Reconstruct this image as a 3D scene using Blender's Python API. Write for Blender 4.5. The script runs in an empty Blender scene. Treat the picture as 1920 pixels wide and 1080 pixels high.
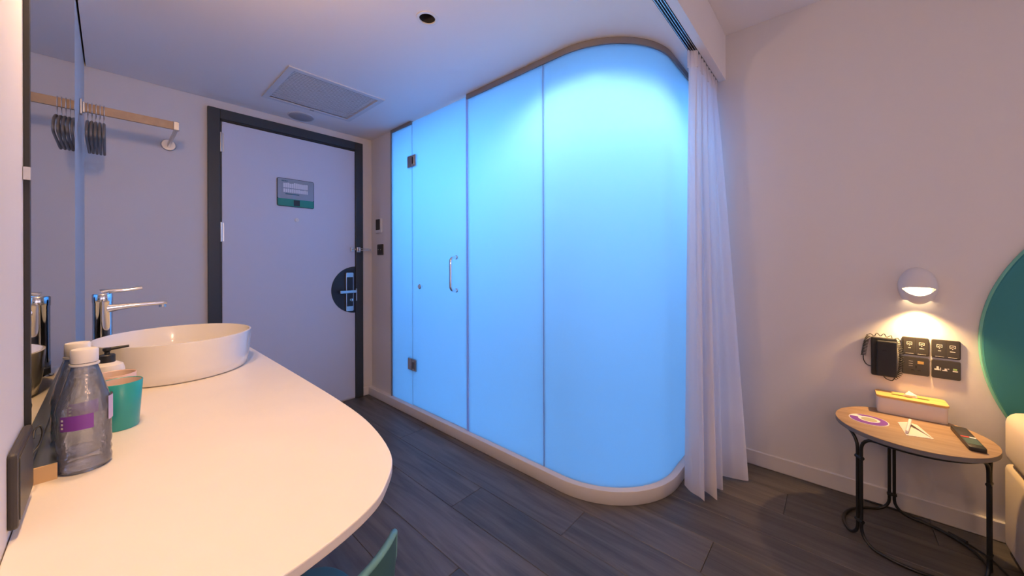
import bpy, bmesh, math, random
from mathutils import Vector, Matrix
random.seed(7)
PI = math.pi
sc = bpy.context.scene
C = sc.collection

# ------------------------------------------------------------------ camera, light level
FPX, HY, ROLL, CAMH = 675.0, 491.8, 0.0030, 1.11
YAW = math.atan(753 / FPX)
cam_d = bpy.data.cameras.new('camera')
cam = bpy.data.objects.new('camera', cam_d)
C.objects.link(cam)
cam_d.sensor_fit = 'HORIZONTAL'
cam_d.sensor_width = 36.0
cam_d.lens = FPX / 1920 * 36
cam_d.shift_y = -(540 - HY) / 1920
cam_d.clip_start = 0.01
_f = Vector((math.sin(YAW), math.cos(YAW), 0))
_r = Vector((math.cos(YAW), -math.sin(YAW), 0))
_u = Vector((0, 0, 1))
_cr = _r * math.cos(ROLL) - _u * math.sin(ROLL)
_cu = _r * math.sin(ROLL) + _u * math.cos(ROLL)
m3 = Matrix((_cr, _cu, -_f)).transposed()
cam.matrix_world = Matrix.Translation((0, 0, CAMH)) @ m3.to_4x4()
sc.camera = cam

world = bpy.data.worlds.new('world')
sc.world = world
world.use_nodes = True
world.node_tree.nodes['Background'].inputs[0].default_value = (0.80, 0.76, 1.0, 1)
world.node_tree.nodes['Background'].inputs[1].default_value = 0.6

vs = sc.view_settings
vs.view_transform = 'Standard'
vs.look = 'None'
vs.gamma = 1.0
vs.use_curve_mapping = False
vs.exposure = 0.0
sc.cycles.use_denoising = True
sc.cycles.max_bounces = 6
sc.cycles.diffuse_bounces = 4
sc.cycles.glossy_bounces = 3
sc.cycles.transmission_bounces = 5
sc.cycles.use_adaptive_sampling = True
sc.cycles.adaptive_min_samples = 20
sc.cycles.adaptive_threshold = 0.1
sc.cycles.transparent_max_bounces = 12
sc.cycles.caustics_reflective = False
sc.cycles.caustics_refractive = False
sc.cycles.sample_clamp_indirect = 4.0

# light strengths (watts) and colours; each lamp is built with its fixture further down
COUNTER_W, COUNTER_COL = 42.0, (1.0, 0.60, 0.27)
SHOWER_SPOT_W, SHOWER_SPOT_COL = 27.0, (0.56, 0.80, 1.0)
SHOWER_STRIP_W, SHOWER_STRIP_COL = 42.0, (0.10, 0.38, 1.0)
SCONCE_W, SCONCE_COL = 19.0, (1.0, 0.58, 0.22)
PENDANT_FILL_STRENGTH, PENDANT_FILL_COL = 215.0, (1.0, 0.57, 0.26)  # unseen hanging globe, added to brighten the ceiling
WINDOW_FILL_W, WINDOW_FILL_COL = 12.0, (0.90, 0.72, 0.85)      # fill from an unseen window added behind the camera
BEDROOM_FILL_W, BEDROOM_FILL_COL = 1.5, (1.0, 0.62, 0.50)  # unseen bedroom lamp, added as weak fill
FLOOR_FILL_STRENGTH, FLOOR_FILL_COL = 50.0, (1.0, 0.56, 0.32)     # fill globe added behind the camera

# ------------------------------------------------------------------ helpers
WLOC = {}

def obj(name, bm, material, parent=None, smooth=False, auto=None):
    """bmesh in world coordinates -> one mesh object with its origin at its base"""
    bm.normal_update()
    vsx = [v.co for v in bm.verts]
    lo = Vector((min(v.x for v in vsx), min(v.y for v in vsx), min(v.z for v in vsx)))
    hi = Vector((max(v.x for v in vsx), max(v.y for v in vsx), max(v.z for v in vsx)))
    org = Vector(((lo.x + hi.x) / 2, (lo.y + hi.y) / 2, lo.z))
    for v in bm.verts:
        v.co -= org
    me = bpy.data.meshes.new(name)
    bm.to_mesh(me)
    bm.free()
    if smooth:
        for p in me.polygons:
            p.use_smooth = True
        if auto is not None:
            try:
                me.set_sharp_from_angle(angle=math.radians(auto))
            except Exception:
                pass
    mats = material if isinstance(material, (list, tuple)) else [material]
    for mm in mats:
        me.materials.append(mm)
    o = bpy.data.objects.new(name, me)
    C.objects.link(o)
    WLOC[o.name] = org
    if parent is not None:
        o.parent = parent
        o.location = org - WLOC[parent.name]
    else:
        o.location = org
    return o

def thing(name, label, cat, loc, group=None):
    o = bpy.data.objects.new(name, None)
    o.empty_display_size = 0.05
    C.objects.link(o)
    o.location = loc
    WLOC[o.name] = Vector(loc)
    return tag(o, label, cat, group)

def tag(o, label, cat=None, group=None, kind=None):
    if label: o['label'] = label
    if cat: o['category'] = cat
    if group: o['group'] = group
    if kind: o['kind'] = kind
    return o

def struct(name, bm, m, label, cat='wall', **k):
    return tag(obj(name, bm, m, **k), label, cat, kind='structure')

def dup(root, loc, label=None, group=None):
    r = root.copy(); C.objects.link(r); r.location = loc
    WLOC[r.name] = Vector(loc)
    if label: r['label'] = label
    if group: r['group'] = group
    for ch in list(root.children):
        c = ch.copy(); C.objects.link(c); c.parent = r
        for g in list(ch.children):
            d = g.copy(); C.objects.link(d); d.parent = c
    return r

def nb(): return bmesh.new()

def box(bm, lo, hi, bev=0.0, seg=2):
    r = bmesh.ops.create_cube(bm, size=1.0)
    vs_ = r['verts']
    for v in vs_:
        v.co = Vector((lo[i] + (v.co[i] + 0.5) * (hi[i] - lo[i]) for i in range(3)))
    if bev > 0:
        es = list({e for v in vs_ for e in v.link_edges})
        bmesh.ops.bevel(bm, geom=es, offset=bev, segments=seg, profile=0.5, affect='EDGES')
    return bm

def bx(lo, hi, bev=0.0, seg=2): return box(nb(), lo, hi, bev, seg)

def frame_axes(d):
    d = d.normalized()
    a = Vector((0, 0, 1)) if abs(d.z) < 0.9 else Vector((1, 0, 0))
    x = d.cross(a).normalized()
    return x, d.cross(x).normalized()

def tube(bm, pts, r, seg=8, closed=False, caps=True):
    pts = [Vector(p) for p in pts]
    n = len(pts)
    rings = []
    px = None
    for i, p in enumerate(pts):
        if closed:
            d = pts[(i + 1) % n] - pts[i - 1]
        else:
            d = pts[min(i + 1, n - 1)] - pts[max(i - 1, 0)]
        d.normalize()
        if px is None:
            x, y = frame_axes(d)
        else:
            x = (px - d * px.dot(d))
            if x.length < 1e-5: x = frame_axes(d)[0]
            x.normalize(); y = d.cross(x)
        px = x
        rr = r[i] if isinstance(r, (list, tuple)) else r
        rings.append([bm.verts.new(p + (x * math.cos(2 * PI * k / seg) + y * math.sin(2 * PI * k / seg)) * rr) for k in range(seg)])
    m = n if closed else n - 1
    for i in range(m):
        a, b = rings[i], rings[(i + 1) % n]
        off = 0
        if closed and i == n - 1:
            off = min(range(seg), key=lambda o: (a[0].co - b[o].co).length)
        for k in range(seg):
            bm.faces.new((a[k], a[(k + 1) % seg], b[(k + 1 + off) % seg], b[(k + off) % seg]))
    if caps and not closed:
        bm.faces.new(rings[0][::-1]); bm.faces.new(rings[-1])
    return bm

def cyl(bm, p0, p1, r, seg=24, r1=None):
    return tube(bm, [p0, p1], [r, r if r1 is None else r1], seg)

def lathe(bm, prof, c=(0, 0, 0), seg=40, sx=1.0, sy=1.0, rot=None, close=False):
    """prof: list of (radius, height) bottom to top, about z; rot maps it"""
    c = Vector(c)
    R = rot if rot is not None else Matrix.Identity(3)
    rings = []
    for (r, h) in prof:
        if r < 1e-6:
            rings.append([bm.verts.new(c + R @ Vector((0, 0, h)))])
        else:
            rings.append([bm.verts.new(c + R @ Vector((r * sx * math.cos(2 * PI * k / seg), r * sy * math.sin(2 * PI * k / seg), h))) for k in range(seg)])
    n = len(rings)
    for i in range(n if close else n - 1):
        a, b = rings[i], rings[(i + 1) % n]
        for k in range(seg):
            k2 = (k + 1) % seg
            if len(a) == 1 and len(b) == 1: continue
            if len(a) == 1: bm.faces.new((a[0], b[k2], b[k]))
            elif len(b) == 1: bm.faces.new((a[k], a[k2], b[0]))
            else: bm.faces.new((a[k], a[k2], b[k2], b[k]))
    bmesh.ops.recalc_face_normals(bm, faces=bm.faces[:])
    return bm

def prism(bm, pts, z0, z1, bev=0.0):
    lo = [bm.verts.new((p[0], p[1], z0)) for p in pts]
    hi = [bm.verts.new((p[0], p[1], z1)) for p in pts]
    n = len(pts)
    f0 = bm.faces.new(lo[::-1]); f1 = bm.faces.new(hi)
    for i in range(n):
        bm.faces.new((lo[i], lo[(i + 1) % n], hi[(i + 1) % n], hi[i]))
    bmesh.ops.recalc_face_normals(bm, faces=bm.faces[:])
    if bev > 0:
        es = list({e for f in (f0, f1) for e in f.edges})
        bmesh.ops.bevel(bm, geom=es, offset=bev, segments=2, profile=0.5, affect='EDGES')
    return bm

def xform(bm, M):
    for v in bm.verts: v.co = M @ v.co
    return bm

def sheet_with_holes(bm, outer, holes, z):
    """flat sheet at height z facing down, with holes"""
    es = []
    for loop in [outer] + holes:
        v = [bm.verts.new((p[0], p[1], z)) for p in loop]
        for i in range(len(v)):
            es.append(bm.edges.new((v[i], v[(i + 1) % len(v)])))
    bmesh.ops.triangle_fill(bm, use_beauty=True, use_dissolve=False, edges=es)
    for f in bm.faces:
        f.normal_update()
        if f.normal.z > 0: f.normal_flip()
    return bm

def circ(cx, cy, r, n=32, a0=0, a1=2 * PI, end=False):
    m = n - 1 if end else n
    return [(cx + r * math.cos(a0 + (a1 - a0) * i / m), cy + r * math.sin(a0 + (a1 - a0) * i / m)) for i in range(n)]

def rrect(x0, y0, x1, y1, r, n=5):
    o = []
    for (cx, cy, a) in ((x1 - r, y1 - r, 0), (x0 + r, y1 - r, PI / 2), (x0 + r, y0 + r, PI), (x1 - r, y0 + r, 1.5 * PI)):
        for i in range(n + 1):
            t = a + PI / 2 * i / n
            o.append((cx + r * math.cos(t), cy + r * math.sin(t)))
    return o

def smooth_pts(pts, n=8, closed=False):
    """Catmull-Rom through the points"""
    P = [Vector(p) for p in pts]
    out = []
    m = len(P)
    rng = range(m) if closed else range(m - 1)
    for i in rng:
        g = (lambda k: P[k % m]) if closed else (lambda k: P[max(0, min(m - 1, k))])
        a, b, c, d = g(i - 1), g(i), g(i + 1), g(i + 2)
        for k in range(n):
            t = k / n
            out.append(0.5 * ((2 * b) + (c - a) * t + (2 * a - 5 * b + 4 * c - d) * t * t + (3 * b - a - 3 * c + d) * t ** 3))
    if not closed: out.append(P[-1])
    return out

# wall-plane maps: (u, v, out) -> world.  Side wall faces -X; door wall faces -Y; left wall faces +X
def on_right(xw):  # u = world Y, v = z, w = distance off the wall into the room
    return Matrix(((0, 0, -1, xw), (1, 0, 0, 0), (0, 1, 0, 0), (0, 0, 0, 1)))
def on_door(yw):   # u = world X
    return Matrix(((1, 0, 0, 0), (0, 0, -1, yw), (0, 1, 0, 0), (0, 0, 0, 1)))
def on_left(xw):
    return Matrix(((0, 0, 1, xw), (1, 0, 0, 0), (0, 1, 0, 0), (0, 0, 0, 1)))
def put(bm, M):
    xform(bm, M)
    bmesh.ops.recalc_face_normals(bm, faces=bm.faces[:])
    return bm

# ------------------------------------------------------------------ materials
def mat(name, col, rough=0.5, metal=0.0, bump=0.0, bscale=200.0, vary=0.0, vscale=4.0, spec=0.5, emit=None, estr=0.0, sub=0.0, coat=0.0):
    m = bpy.data.materials.new(name); m.use_nodes = True
    nt = m.node_tree; b = nt.nodes['Principled BSDF']
    b.inputs['Base Color'].default_value = (*col, 1)
    b.inputs['Roughness'].default_value = rough
    b.inputs['Metallic'].default_value = metal
    b.inputs['Specular IOR Level'].default_value = spec
    b.inputs['Coat Weight'].default_value = coat
    if emit:
        b.inputs['Emission Color'].default_value = (*emit, 1); b.inputs['Emission Strength'].default_value = estr
    tc = nt.nodes.new('ShaderNodeTexCoord')
    if bump > 0:
        n = nt.nodes.new('ShaderNodeTexNoise'); n.inputs['Scale'].default_value = bscale; n.inputs['Detail'].default_value = 3
        nt.links.new(tc.outputs['Object'], n.inputs['Vector'])
        bp = nt.nodes.new('ShaderNodeBump'); bp.inputs['Strength'].default_value = bump; bp.inputs['Distance'].default_value = 0.001
        nt.links.new(n.outputs['Fac'], bp.inputs['Height']); nt.links.new(bp.outputs['Normal'], b.inputs['Normal'])
    if vary > 0:
        n = nt.nodes.new('ShaderNodeTexNoise'); n.inputs['Scale'].default_value = vscale; n.inputs['Detail'].default_value = 4
        nt.links.new(tc.outputs['Object'], n.inputs['Vector'])
        r = nt.nodes.new('ShaderNodeValToRGB')
        r.color_ramp.elements[0].color = (*[c * (1 - vary) for c in col], 1)
        r.color_ramp.elements[1].color = (*[min(1, c * (1 + vary)) for c in col], 1)
        r.color_ramp.elements[0].position = 0.3; r.color_ramp.elements[1].position = 0.7
        nt.links.new(n.outputs['Fac'], r.inputs['Fac']); nt.links.new(r.outputs['Color'], b.inputs['Base Color'])
    return m

def wood_mat(name, dark, light, rough, sx=14.0, sy=1.2, contrast=(0.3, 0.7), rnd=0.25, bump=0.15):
    """grain along local Y, shifted per object"""
    m = bpy.data.materials.new(name); m.use_nodes = True
    nt = m.node_tree; b = nt.nodes['Principled BSDF']; L = nt.links
    tc = nt.nodes.new('ShaderNodeTexCoord'); oi = nt.nodes.new('ShaderNodeObjectInfo')
    mul = nt.nodes.new('ShaderNodeMath'); mul.operation = 'MULTIPLY'; mul.inputs[1].default_value = 37.0
    L.new(oi.outputs['Random'], mul.inputs[0])
    add = nt.nodes.new('ShaderNodeVectorMath'); add.operation = 'ADD'
    L.new(tc.outputs['Object'], add.inputs[0]); L.new(mul.outputs[0], add.inputs[1])
    mp = nt.nodes.new('ShaderNodeMapping'); mp.inputs['Scale'].default_value = (sx, sy, sx)
    L.new(add.outputs[0], mp.inputs['Vector'])
    n = nt.nodes.new('ShaderNodeTexNoise'); n.inputs['Scale'].default_value = 1.6; n.inputs['Detail'].default_value = 8; n.inputs['Roughness'].default_value = 0.62; n.inputs['Distortion'].default_value = 0.6
    L.new(mp.outputs[0], n.inputs['Vector'])
    r = nt.nodes.new('ShaderNodeValToRGB')
    r.color_ramp.elements[0].color = (*dark, 1); r.color_ramp.elements[1].color = (*light, 1)
    r.color_ramp.elements[0].position = contrast[0]; r.color_ramp.elements[1].position = contrast[1]
    L.new(n.outputs['Fac'], r.inputs['Fac'])
    hv = nt.nodes.new('ShaderNodeHueSaturation')
    mr = nt.nodes.new('ShaderNodeMapRange'); mr.inputs['To Min'].default_value = 1 - rnd; mr.inputs['To Max'].default_value = 1 + rnd
    L.new(oi.outputs['Random'], mr.inputs['Value']); L.new(mr.outputs[0], hv.inputs['Value'])
    L.new(r.outputs['Color'], hv.inputs['Color']); L.new(hv.outputs[0], b.inputs['Base Color'])
    b.inputs['Roughness'].default_value = rough
    bp = nt.nodes.new('ShaderNodeBump'); bp.inputs['Strength'].default_value = bump; bp.inputs['Distance'].default_value = 0.001
    L.new(n.outputs['Fac'], bp.inputs['Height']); L.new(bp.outputs['Normal'], b.inputs['Normal'])
    return m

def sheer_mat(name, col, trans, clear):
    """thin cloth or frosted pane: diffuse + translucent + a little straight-through"""
    m = bpy.data.materials.new(name); m.use_nodes = True
    nt = m.node_tree; nt.nodes.remove(nt.nodes['Principled BSDF']); out = nt.nodes['Material Output']; L = nt.links
    d = nt.nodes.new('ShaderNodeBsdfDiffuse'); d.inputs[0].default_value = (*col, 1)
    t = nt.nodes.new('ShaderNodeBsdfTranslucent'); t.inputs[0].default_value = (*col, 1)
    a = nt.nodes.new('ShaderNodeMixShader'); a.inputs[0].default_value = trans
    L.new(d.outputs[0], a.inputs[1]); L.new(t.outputs[0], a.inputs[2])
    c = nt.nodes.new('ShaderNodeBsdfTransparent'); c.inputs[0].default_value = (1, 1, 1, 1)
    x = nt.nodes.new('ShaderNodeMixShader'); x.inputs[0].default_value = clear
    L.new(a.outputs[0], x.inputs[1]); L.new(c.outputs[0], x.inputs[2]); L.new(x.outputs[0], out.inputs[0])
    return m

def frosted_mat(name, tcol, refl):
    m = bpy.data.materials.new(name); m.use_nodes = True
    nt = m.node_tree; nt.nodes.remove(nt.nodes['Principled BSDF']); out = nt.nodes['Material Output']; L = nt.links
    t = nt.nodes.new('ShaderNodeBsdfTranslucent'); t.inputs[0].default_value = (*tcol, 1)
    d = nt.nodes.new('ShaderNodeBsdfDiffuse'); d.inputs[0].default_value = (0.55, 0.62, 0.66, 1)
    a = nt.nodes.new('ShaderNodeMixShader'); a.inputs[0].default_value = refl
    L.new(t.outputs[0], a.inputs[1]); L.new(d.outputs[0], a.inputs[2])
    r = nt.nodes.new('ShaderNodeBsdfRefraction'); r.inputs['Color'].default_value = (*tcol, 1); r.inputs['Roughness'].default_value = 0.75; r.inputs['IOR'].default_value = 1.02
    x = nt.nodes.new('ShaderNodeMixShader'); x.inputs[0].default_value = 0.12
    L.new(a.outputs[0], x.inputs[1]); L.new(r.outputs[0], x.inputs[2])
    g = nt.nodes.new('ShaderNodeBsdfGlossy'); g.inputs['Roughness'].default_value = 0.35
    f = nt.nodes.new('ShaderNodeLayerWeight'); f.inputs[0].default_value = 0.12
    y = nt.nodes.new('ShaderNodeMixShader')
    mu = nt.nodes.new('ShaderNodeMath'); mu.operation = 'MULTIPLY'; mu.inputs[1].default_value = 0.35
    L.new(f.outputs['Fresnel'], mu.inputs[0]); L.new(mu.outputs[0], y.inputs[0])
    L.new(x.outputs[0], y.inputs[1]); L.new(g.outputs[0], y.inputs[2])
    L.new(y.outputs[0], out.inputs[0])
    return m

def plastic_film(name, clear=0.95):
    """thin clear plastic wall of a bottle"""
    m = bpy.data.materials.new(name); m.use_nodes = True
    nt = m.node_tree; nt.nodes.remove(nt.nodes['Principled BSDF']); out = nt.nodes['Material Output']; L = nt.links
    t = nt.nodes.new('ShaderNodeBsdfTransparent'); t.inputs[0].default_value = (0.95, 0.97, 1, 1)
    g = nt.nodes.new('ShaderNodeBsdfGlossy'); g.inputs['Roughness'].default_value = 0.12; g.inputs['Color'].default_value = (1, 1, 1, 1)
    d0 = nt.nodes.new('ShaderNodeBsdfTranslucent'); d0.inputs[0].default_value = (0.92, 0.92, 0.92, 1)
    d1 = nt.nodes.new('ShaderNodeBsdfDiffuse'); d1.inputs[0].default_value = (0.92, 0.92, 0.92, 1)
    d = nt.nodes.new('ShaderNodeMixShader'); d.inputs[0].default_value = 0.6; L.new(d0.outputs[0], d.inputs[1]); L.new(d1.outputs[0], d.inputs[2])
    n = nt.nodes.new('ShaderNodeTexNoise'); n.inputs['Scale'].default_value = 55; n.inputs['Detail'].default_value = 2
    tc = nt.nodes.new('ShaderNodeTexCoord'); L.new(tc.outputs['Object'], n.inputs['Vector'])
    bp = nt.nodes.new('ShaderNodeBump'); bp.inputs['Strength'].default_value = 0.7; bp.inputs['Distance'].default_value = 0.004
    L.new(n.outputs['Fac'], bp.inputs['Height']); L.new(bp.outputs[0], g.inputs['Normal'])
    f = nt.nodes.new('ShaderNodeFresnel'); f.inputs[0].default_value = 1.5; L.new(bp.outputs[0], f.inputs['Normal'])
    a = nt.nodes.new('ShaderNodeMixShader'); a.inputs[0].default_value = clear
    L.new(d.outputs[0], a.inputs[1]); L.new(t.outputs[0], a.inputs[2])
    x = nt.nodes.new('ShaderNodeMixShader'); L.new(f.outputs[0], x.inputs[0]); L.new(a.outputs[0], x.inputs[1]); L.new(g.outputs[0], x.inputs[2])
    L.new(x.outputs[0], out.inputs[0])
    return m

M_pane = plastic_film('window_pane', 0.97)
M_wall = mat('wall_paint', (0.74, 0.72, 0.72), 0.75, bump=0.08, bscale=350)
M_ceil = mat('ceiling_paint', (0.86, 0.84, 0.85), 0.55, bump=0.04, bscale=300)
M_base = mat('baseboard_white', (0.74, 0.72, 0.72), 0.4)
M_floor = wood_mat('floor_laminate', (0.055, 0.052, 0.052), (0.155, 0.140, 0.130), 0.42, 16, 1.3, (0.3, 0.72), 0.16, 0.2)
M_sub = mat('subfloor', (0.02, 0.02, 0.02), 0.9)
M_frame = mat('charcoal_frame', (0.035, 0.045, 0.052), 0.45)
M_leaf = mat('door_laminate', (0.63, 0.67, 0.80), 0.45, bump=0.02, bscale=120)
M_black = mat('black_satin', (0.018, 0.020, 0.024), 0.4)
M_blackm = mat('black_powder_coat', (0.012, 0.014, 0.016), 0.38)
M_steel = mat('brushed_steel', (0.62, 0.62, 0.63), 0.3, 1.0)
M_chrome = mat('chrome', (0.85, 0.86, 0.88), 0.06, 1.0)
M_bronze = mat('champagne_channel', (0.30, 0.28, 0.28), 0.45, 0.6)
M_alu = mat('aluminium_track', (0.5, 0.5, 0.52), 0.35, 1.0)
M_white = mat('white_plastic', (0.80, 0.79, 0.78), 0.35)
M_ceramic = mat('white_ceramic', (0.86, 0.84, 0.82), 0.12, coat=0.3)
M_counter = mat('white_solid_surface', (0.86, 0.81, 0.74), 0.32, vary=0.015, vscale=9)
M_mirror = mat('mirror_glass', (0.62, 0.66, 0.70), 0.015, 1.0)
M_ledge = mat('slate_ledge', (0.07, 0.085, 0.11), 0.25)
M_ledge_end = mat('ledge_end_brass', (0.62, 0.42, 0.22), 0.4)
M_rail = mat('rail_light_wood', (0.50, 0.34, 0.21), 0.5, vary=0.1, vscale=30)
M_frost = frosted_mat('frosted_glass', (0.80, 0.94, 1.0), 0.06)
M_seal = sheer_mat('clear_seal', (0.55, 0.62, 0.9), 0.5, 0.3)
M_shwall = mat('shower_panel_white', (0.90, 0.91, 0.92), 0.3)
M_curtain = sheer_mat('sheer_curtain', (0.93, 0.90, 0.93), 0.42, 0.10)
M_teal = mat('teal_cup', (0.03, 0.36, 0.36), 0.3)
M_pink = mat('pink_cup', (0.75, 0.52, 0.46), 0.35)
M_cupin = mat('cup_inside', (0.80, 0.64, 0.56), 0.4)
M_bottle = plastic_film('bottle_plastic', 0.82)
M_water = plastic_film('water', 0.90)
M_purple = mat('label_purple', (0.22, 0.06, 0.42), 0.4)
M_lilac = mat('label_lilac', (0.62, 0.50, 0.70), 0.4)
M_labelw = mat('label_white', (0.82, 0.80, 0.80), 0.45)
M_green = mat('sign_green', (0.02, 0.26, 0.20), 0.35)
M_signbg = mat('sign_grey_blue', (0.30, 0.36, 0.44), 0.35)
M_plan = mat('sign_plan_white', (0.72, 0.74, 0.80), 0.4)
M_signline = mat('sign_dark_line', (0.04, 0.15, 0.20), 0.4)
M_plate = mat('switch_plate_graphite', (0.045, 0.042, 0.042), 0.4)
M_icon = mat('icon_pale', (0.75, 0.72, 0.68), 0.5)
M_icong = mat('icon_green', (0.30, 0.50, 0.16), 0.5)
M_amber = mat('amber_button', (0.42, 0.27, 0.10), 0.5)
M_lamp = mat('sconce_white', (0.70, 0.68, 0.70), 0.45)
M_glow = mat('sconce_bulb', (1, 0.9, 0.7), 0.5, emit=(1.0, 0.72, 0.38), estr=9.0)
M_glowc = mat('downlight_lens', (1, 0.9, 0.7), 0.5, emit=(1.0, 0.75, 0.5), estr=6.0)
M_glowb = mat('shower_light_lens', (0.8, 0.95, 1), 0.5, emit=(0.45, 0.85, 1.0), estr=6.0)
M_glowr = mat('fill_lamp_diffuser', (1, 0.9, 0.85), 0.5, emit=(1.0, 0.78, 0.70), estr=2.0)
M_head = mat('teal_upholstery', (0.035, 0.23, 0.25), 0.8, bump=0.3, bscale=500)
M_headedge = mat('mint_piping', (0.16, 0.48, 0.38), 0.6)
M_bedfab = mat('cream_bed_fabric', (0.72, 0.62, 0.48), 0.85, bump=0.3, bscale=600)
M_linen = mat('white_linen', (0.80, 0.80, 0.84), 0.85, bump=0.25, bscale=120)
M_tabtop = wood_mat('table_top_wood', (0.30, 0.19, 0.11), (0.42, 0.28, 0.17), 0.45, 22, 2.0, (0.35, 0.65), 0.05, 0.05)
M_tabedge = mat('table_edge_grey', (0.18, 0.17, 0.17), 0.5)
M_lid = wood_mat('tissue_lid_wood', (0.70, 0.42, 0.12), (0.85, 0.56, 0.20), 0.45, 40, 3.0, (0.35, 0.65), 0.03, 0.05)
M_boxw = mat('tissue_box_white', (0.72, 0.66, 0.64), 0.45)
M_tissue = mat('tissue_paper', (0.88, 0.85, 0.80), 0.9, bump=0.3, bscale=80)
M_slot = mat('slot_shadow_green', (0.10, 0.09, 0.02), 0.7)
M_card = mat('card_paper', (0.80, 0.72, 0.66), 0.6)
M_remote = mat('remote_black', (0.02, 0.02, 0.022), 0.4)
M_red = mat('remote_red', (0.55, 0.06, 0.05), 0.4)
M_gteal = mat('remote_teal', (0.05, 0.11, 0.10), 0.4)
M_chair = mat('chair_teal_shell', (0.06, 0.17, 0.17), 0.4)
M_chairrim = mat('chair_rim_mint', (0.22, 0.48, 0.42), 0.4)
M_hang = mat('hanger_grey_wood', (0.16, 0.15, 0.145), 0.5)
M_grille = mat('vent_white', (0.66, 0.67, 0.70), 0.5)
M_dark = mat('dark_cavity', (0.02, 0.02, 0.025), 0.8)
M_pipegrey = mat('speaker_mesh_grey', (0.38, 0.38, 0.41), 0.7, bump=0.6, bscale=900)

# ------------------------------------------------------------------ room dimensions
XL, XR, YD, YB = -0.09, 2.355, 2.935, -3.2
ZC, ZB, YS = 2.15, 2.405, 0.463
XG = 1.485            # plane of the shower glass
T = 0.12

# floor: slab + planks, boards run along Y
floor = struct('floor', bx((XL - T, YB - T, -0.12), (XR + T, YD + T, -0.008)), M_sub, 'dark grey brown wood laminate floor', 'floor')
PW, PL = 0.187, 1.22
plank_mesh = {}
i = 0
x = XL
cols = 0
while x < XR - 0.01:
    x1 = min(x + PW, XR)
    y = YB - (cols * 0.47 % PL)
    while y < YD:
        ya, yb = max(y, YB), min(y + PL, YD)
        if yb - ya > 0.02 and not (x > XG + 0.1 and ya > 0.75):
            key = (round(x1 - x, 3), round(yb - ya, 3))
            if key not in plank_mesh:
                bm = bx((x + 0.0006, ya + 0.0006, -0.008), (x1 - 0.0006, yb - 0.0006, 0.0))
                es = [e for e in bm.edges if all(v.co.z > -0.001 for v in e.verts)]
                bmesh.ops.bevel(bm, geom=es, offset=0.0012, segments=1, affect='EDGES')
                p = obj('plank', bm, M_floor, floor)
                plank_mesh[key] = p.data
            else:
                p = bpy.data.objects.new('plank', plank_mesh[key]); C.objects.link(p); p.parent = floor
                p.location = Vector(((x + x1) / 2, (ya + yb) / 2, -0.008)) - WLOC[floor.name]
        y += PL
    x = x1; cols += 1

struct('wall_left', bx((XL - T, YB, 0), (XL, YD + T, 2.5)), M_wall, 'white painted wall behind the mirror and counter')
struct('wall_door', bx((XL, YD, 0), (XR + T, YD + T, 2.5)), M_wall, 'white painted wall around the entrance door')
struct('wall_right', bx((XR, YB, 0), (XR + T, YD, 2.5)), M_wall, 'mauve lit painted wall with the bedside lamp')
WX0, WX1, WZ0, WZ1 = 0.12, 2.14, 0.55, 2.25     # unseen bedroom window, added behind the camera as a fill source
bm = bx((XL, YB - T, 0), (WX0, YB, 2.5)); box(bm, (WX1, YB - T, 0), (XR, YB, 2.5)); box(bm, (WX0, YB - T, 0), (WX1, YB, WZ0)); box(bm, (WX0, YB - T, WZ1), (WX1, YB, 2.5))
struct('wall_back', bm, M_wall, 'painted wall with the added window at the far bedroom end')
win = bpy.data.objects.new('fill_window_1', None); C.objects.link(win); win.location = (1.13, YB - 0.06, WZ0); WLOC['fill_window_1'] = Vector(win.location)
tag(win, 'wide unseen bedroom window added for fill opposite the entrance door', 'window', kind='structure')
bm = nb()
for lo, hi in (((WX0, WZ0), (WX1, WZ0 + 0.05)), ((WX0, WZ1 - 0.05), (WX1, WZ1)), ((WX0, WZ0), (WX0 + 0.05, WZ1)), ((WX1 - 0.05, WZ0), (WX1, WZ1)), ((1.105, WZ0), (1.155, WZ1))):
    box(bm, (lo[0], YB - 0.08, lo[1]), (hi[0], YB - 0.03, hi[1]))
obj('window_frame', bm, M_frame, win)
for xa, xb in ((WX0 + 0.05, 1.105), (1.155, WX1 - 0.05)):
    obj('pane', bx((xa, YB - 0.057, WZ0 + 0.05), (xb, YB - 0.053, WZ1 - 0.05)), M_pane, win)
pd = bpy.data.lights.new('window_fill', 'AREA'); pd.shape = 'RECTANGLE'; pd.size = WX1 - WX0; pd.size_y = WZ1 - WZ0; pd.energy = WINDOW_FILL_W; pd.color = WINDOW_FILL_COL  # area light in the added window, fills the room
po = bpy.data.objects.new('window_fill', pd); C.objects.link(po); po.location = ((WX0 + WX1) / 2, YB - 0.01, (WZ0 + WZ1) / 2); po.rotation_euler = (PI / 2, 0, 0)
struct('wall_stub', bx((XG, 2.60, 0), (XG + 0.10, YD, ZC)), M_wall, 'narrow wall strip between door and frosted shower')

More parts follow.
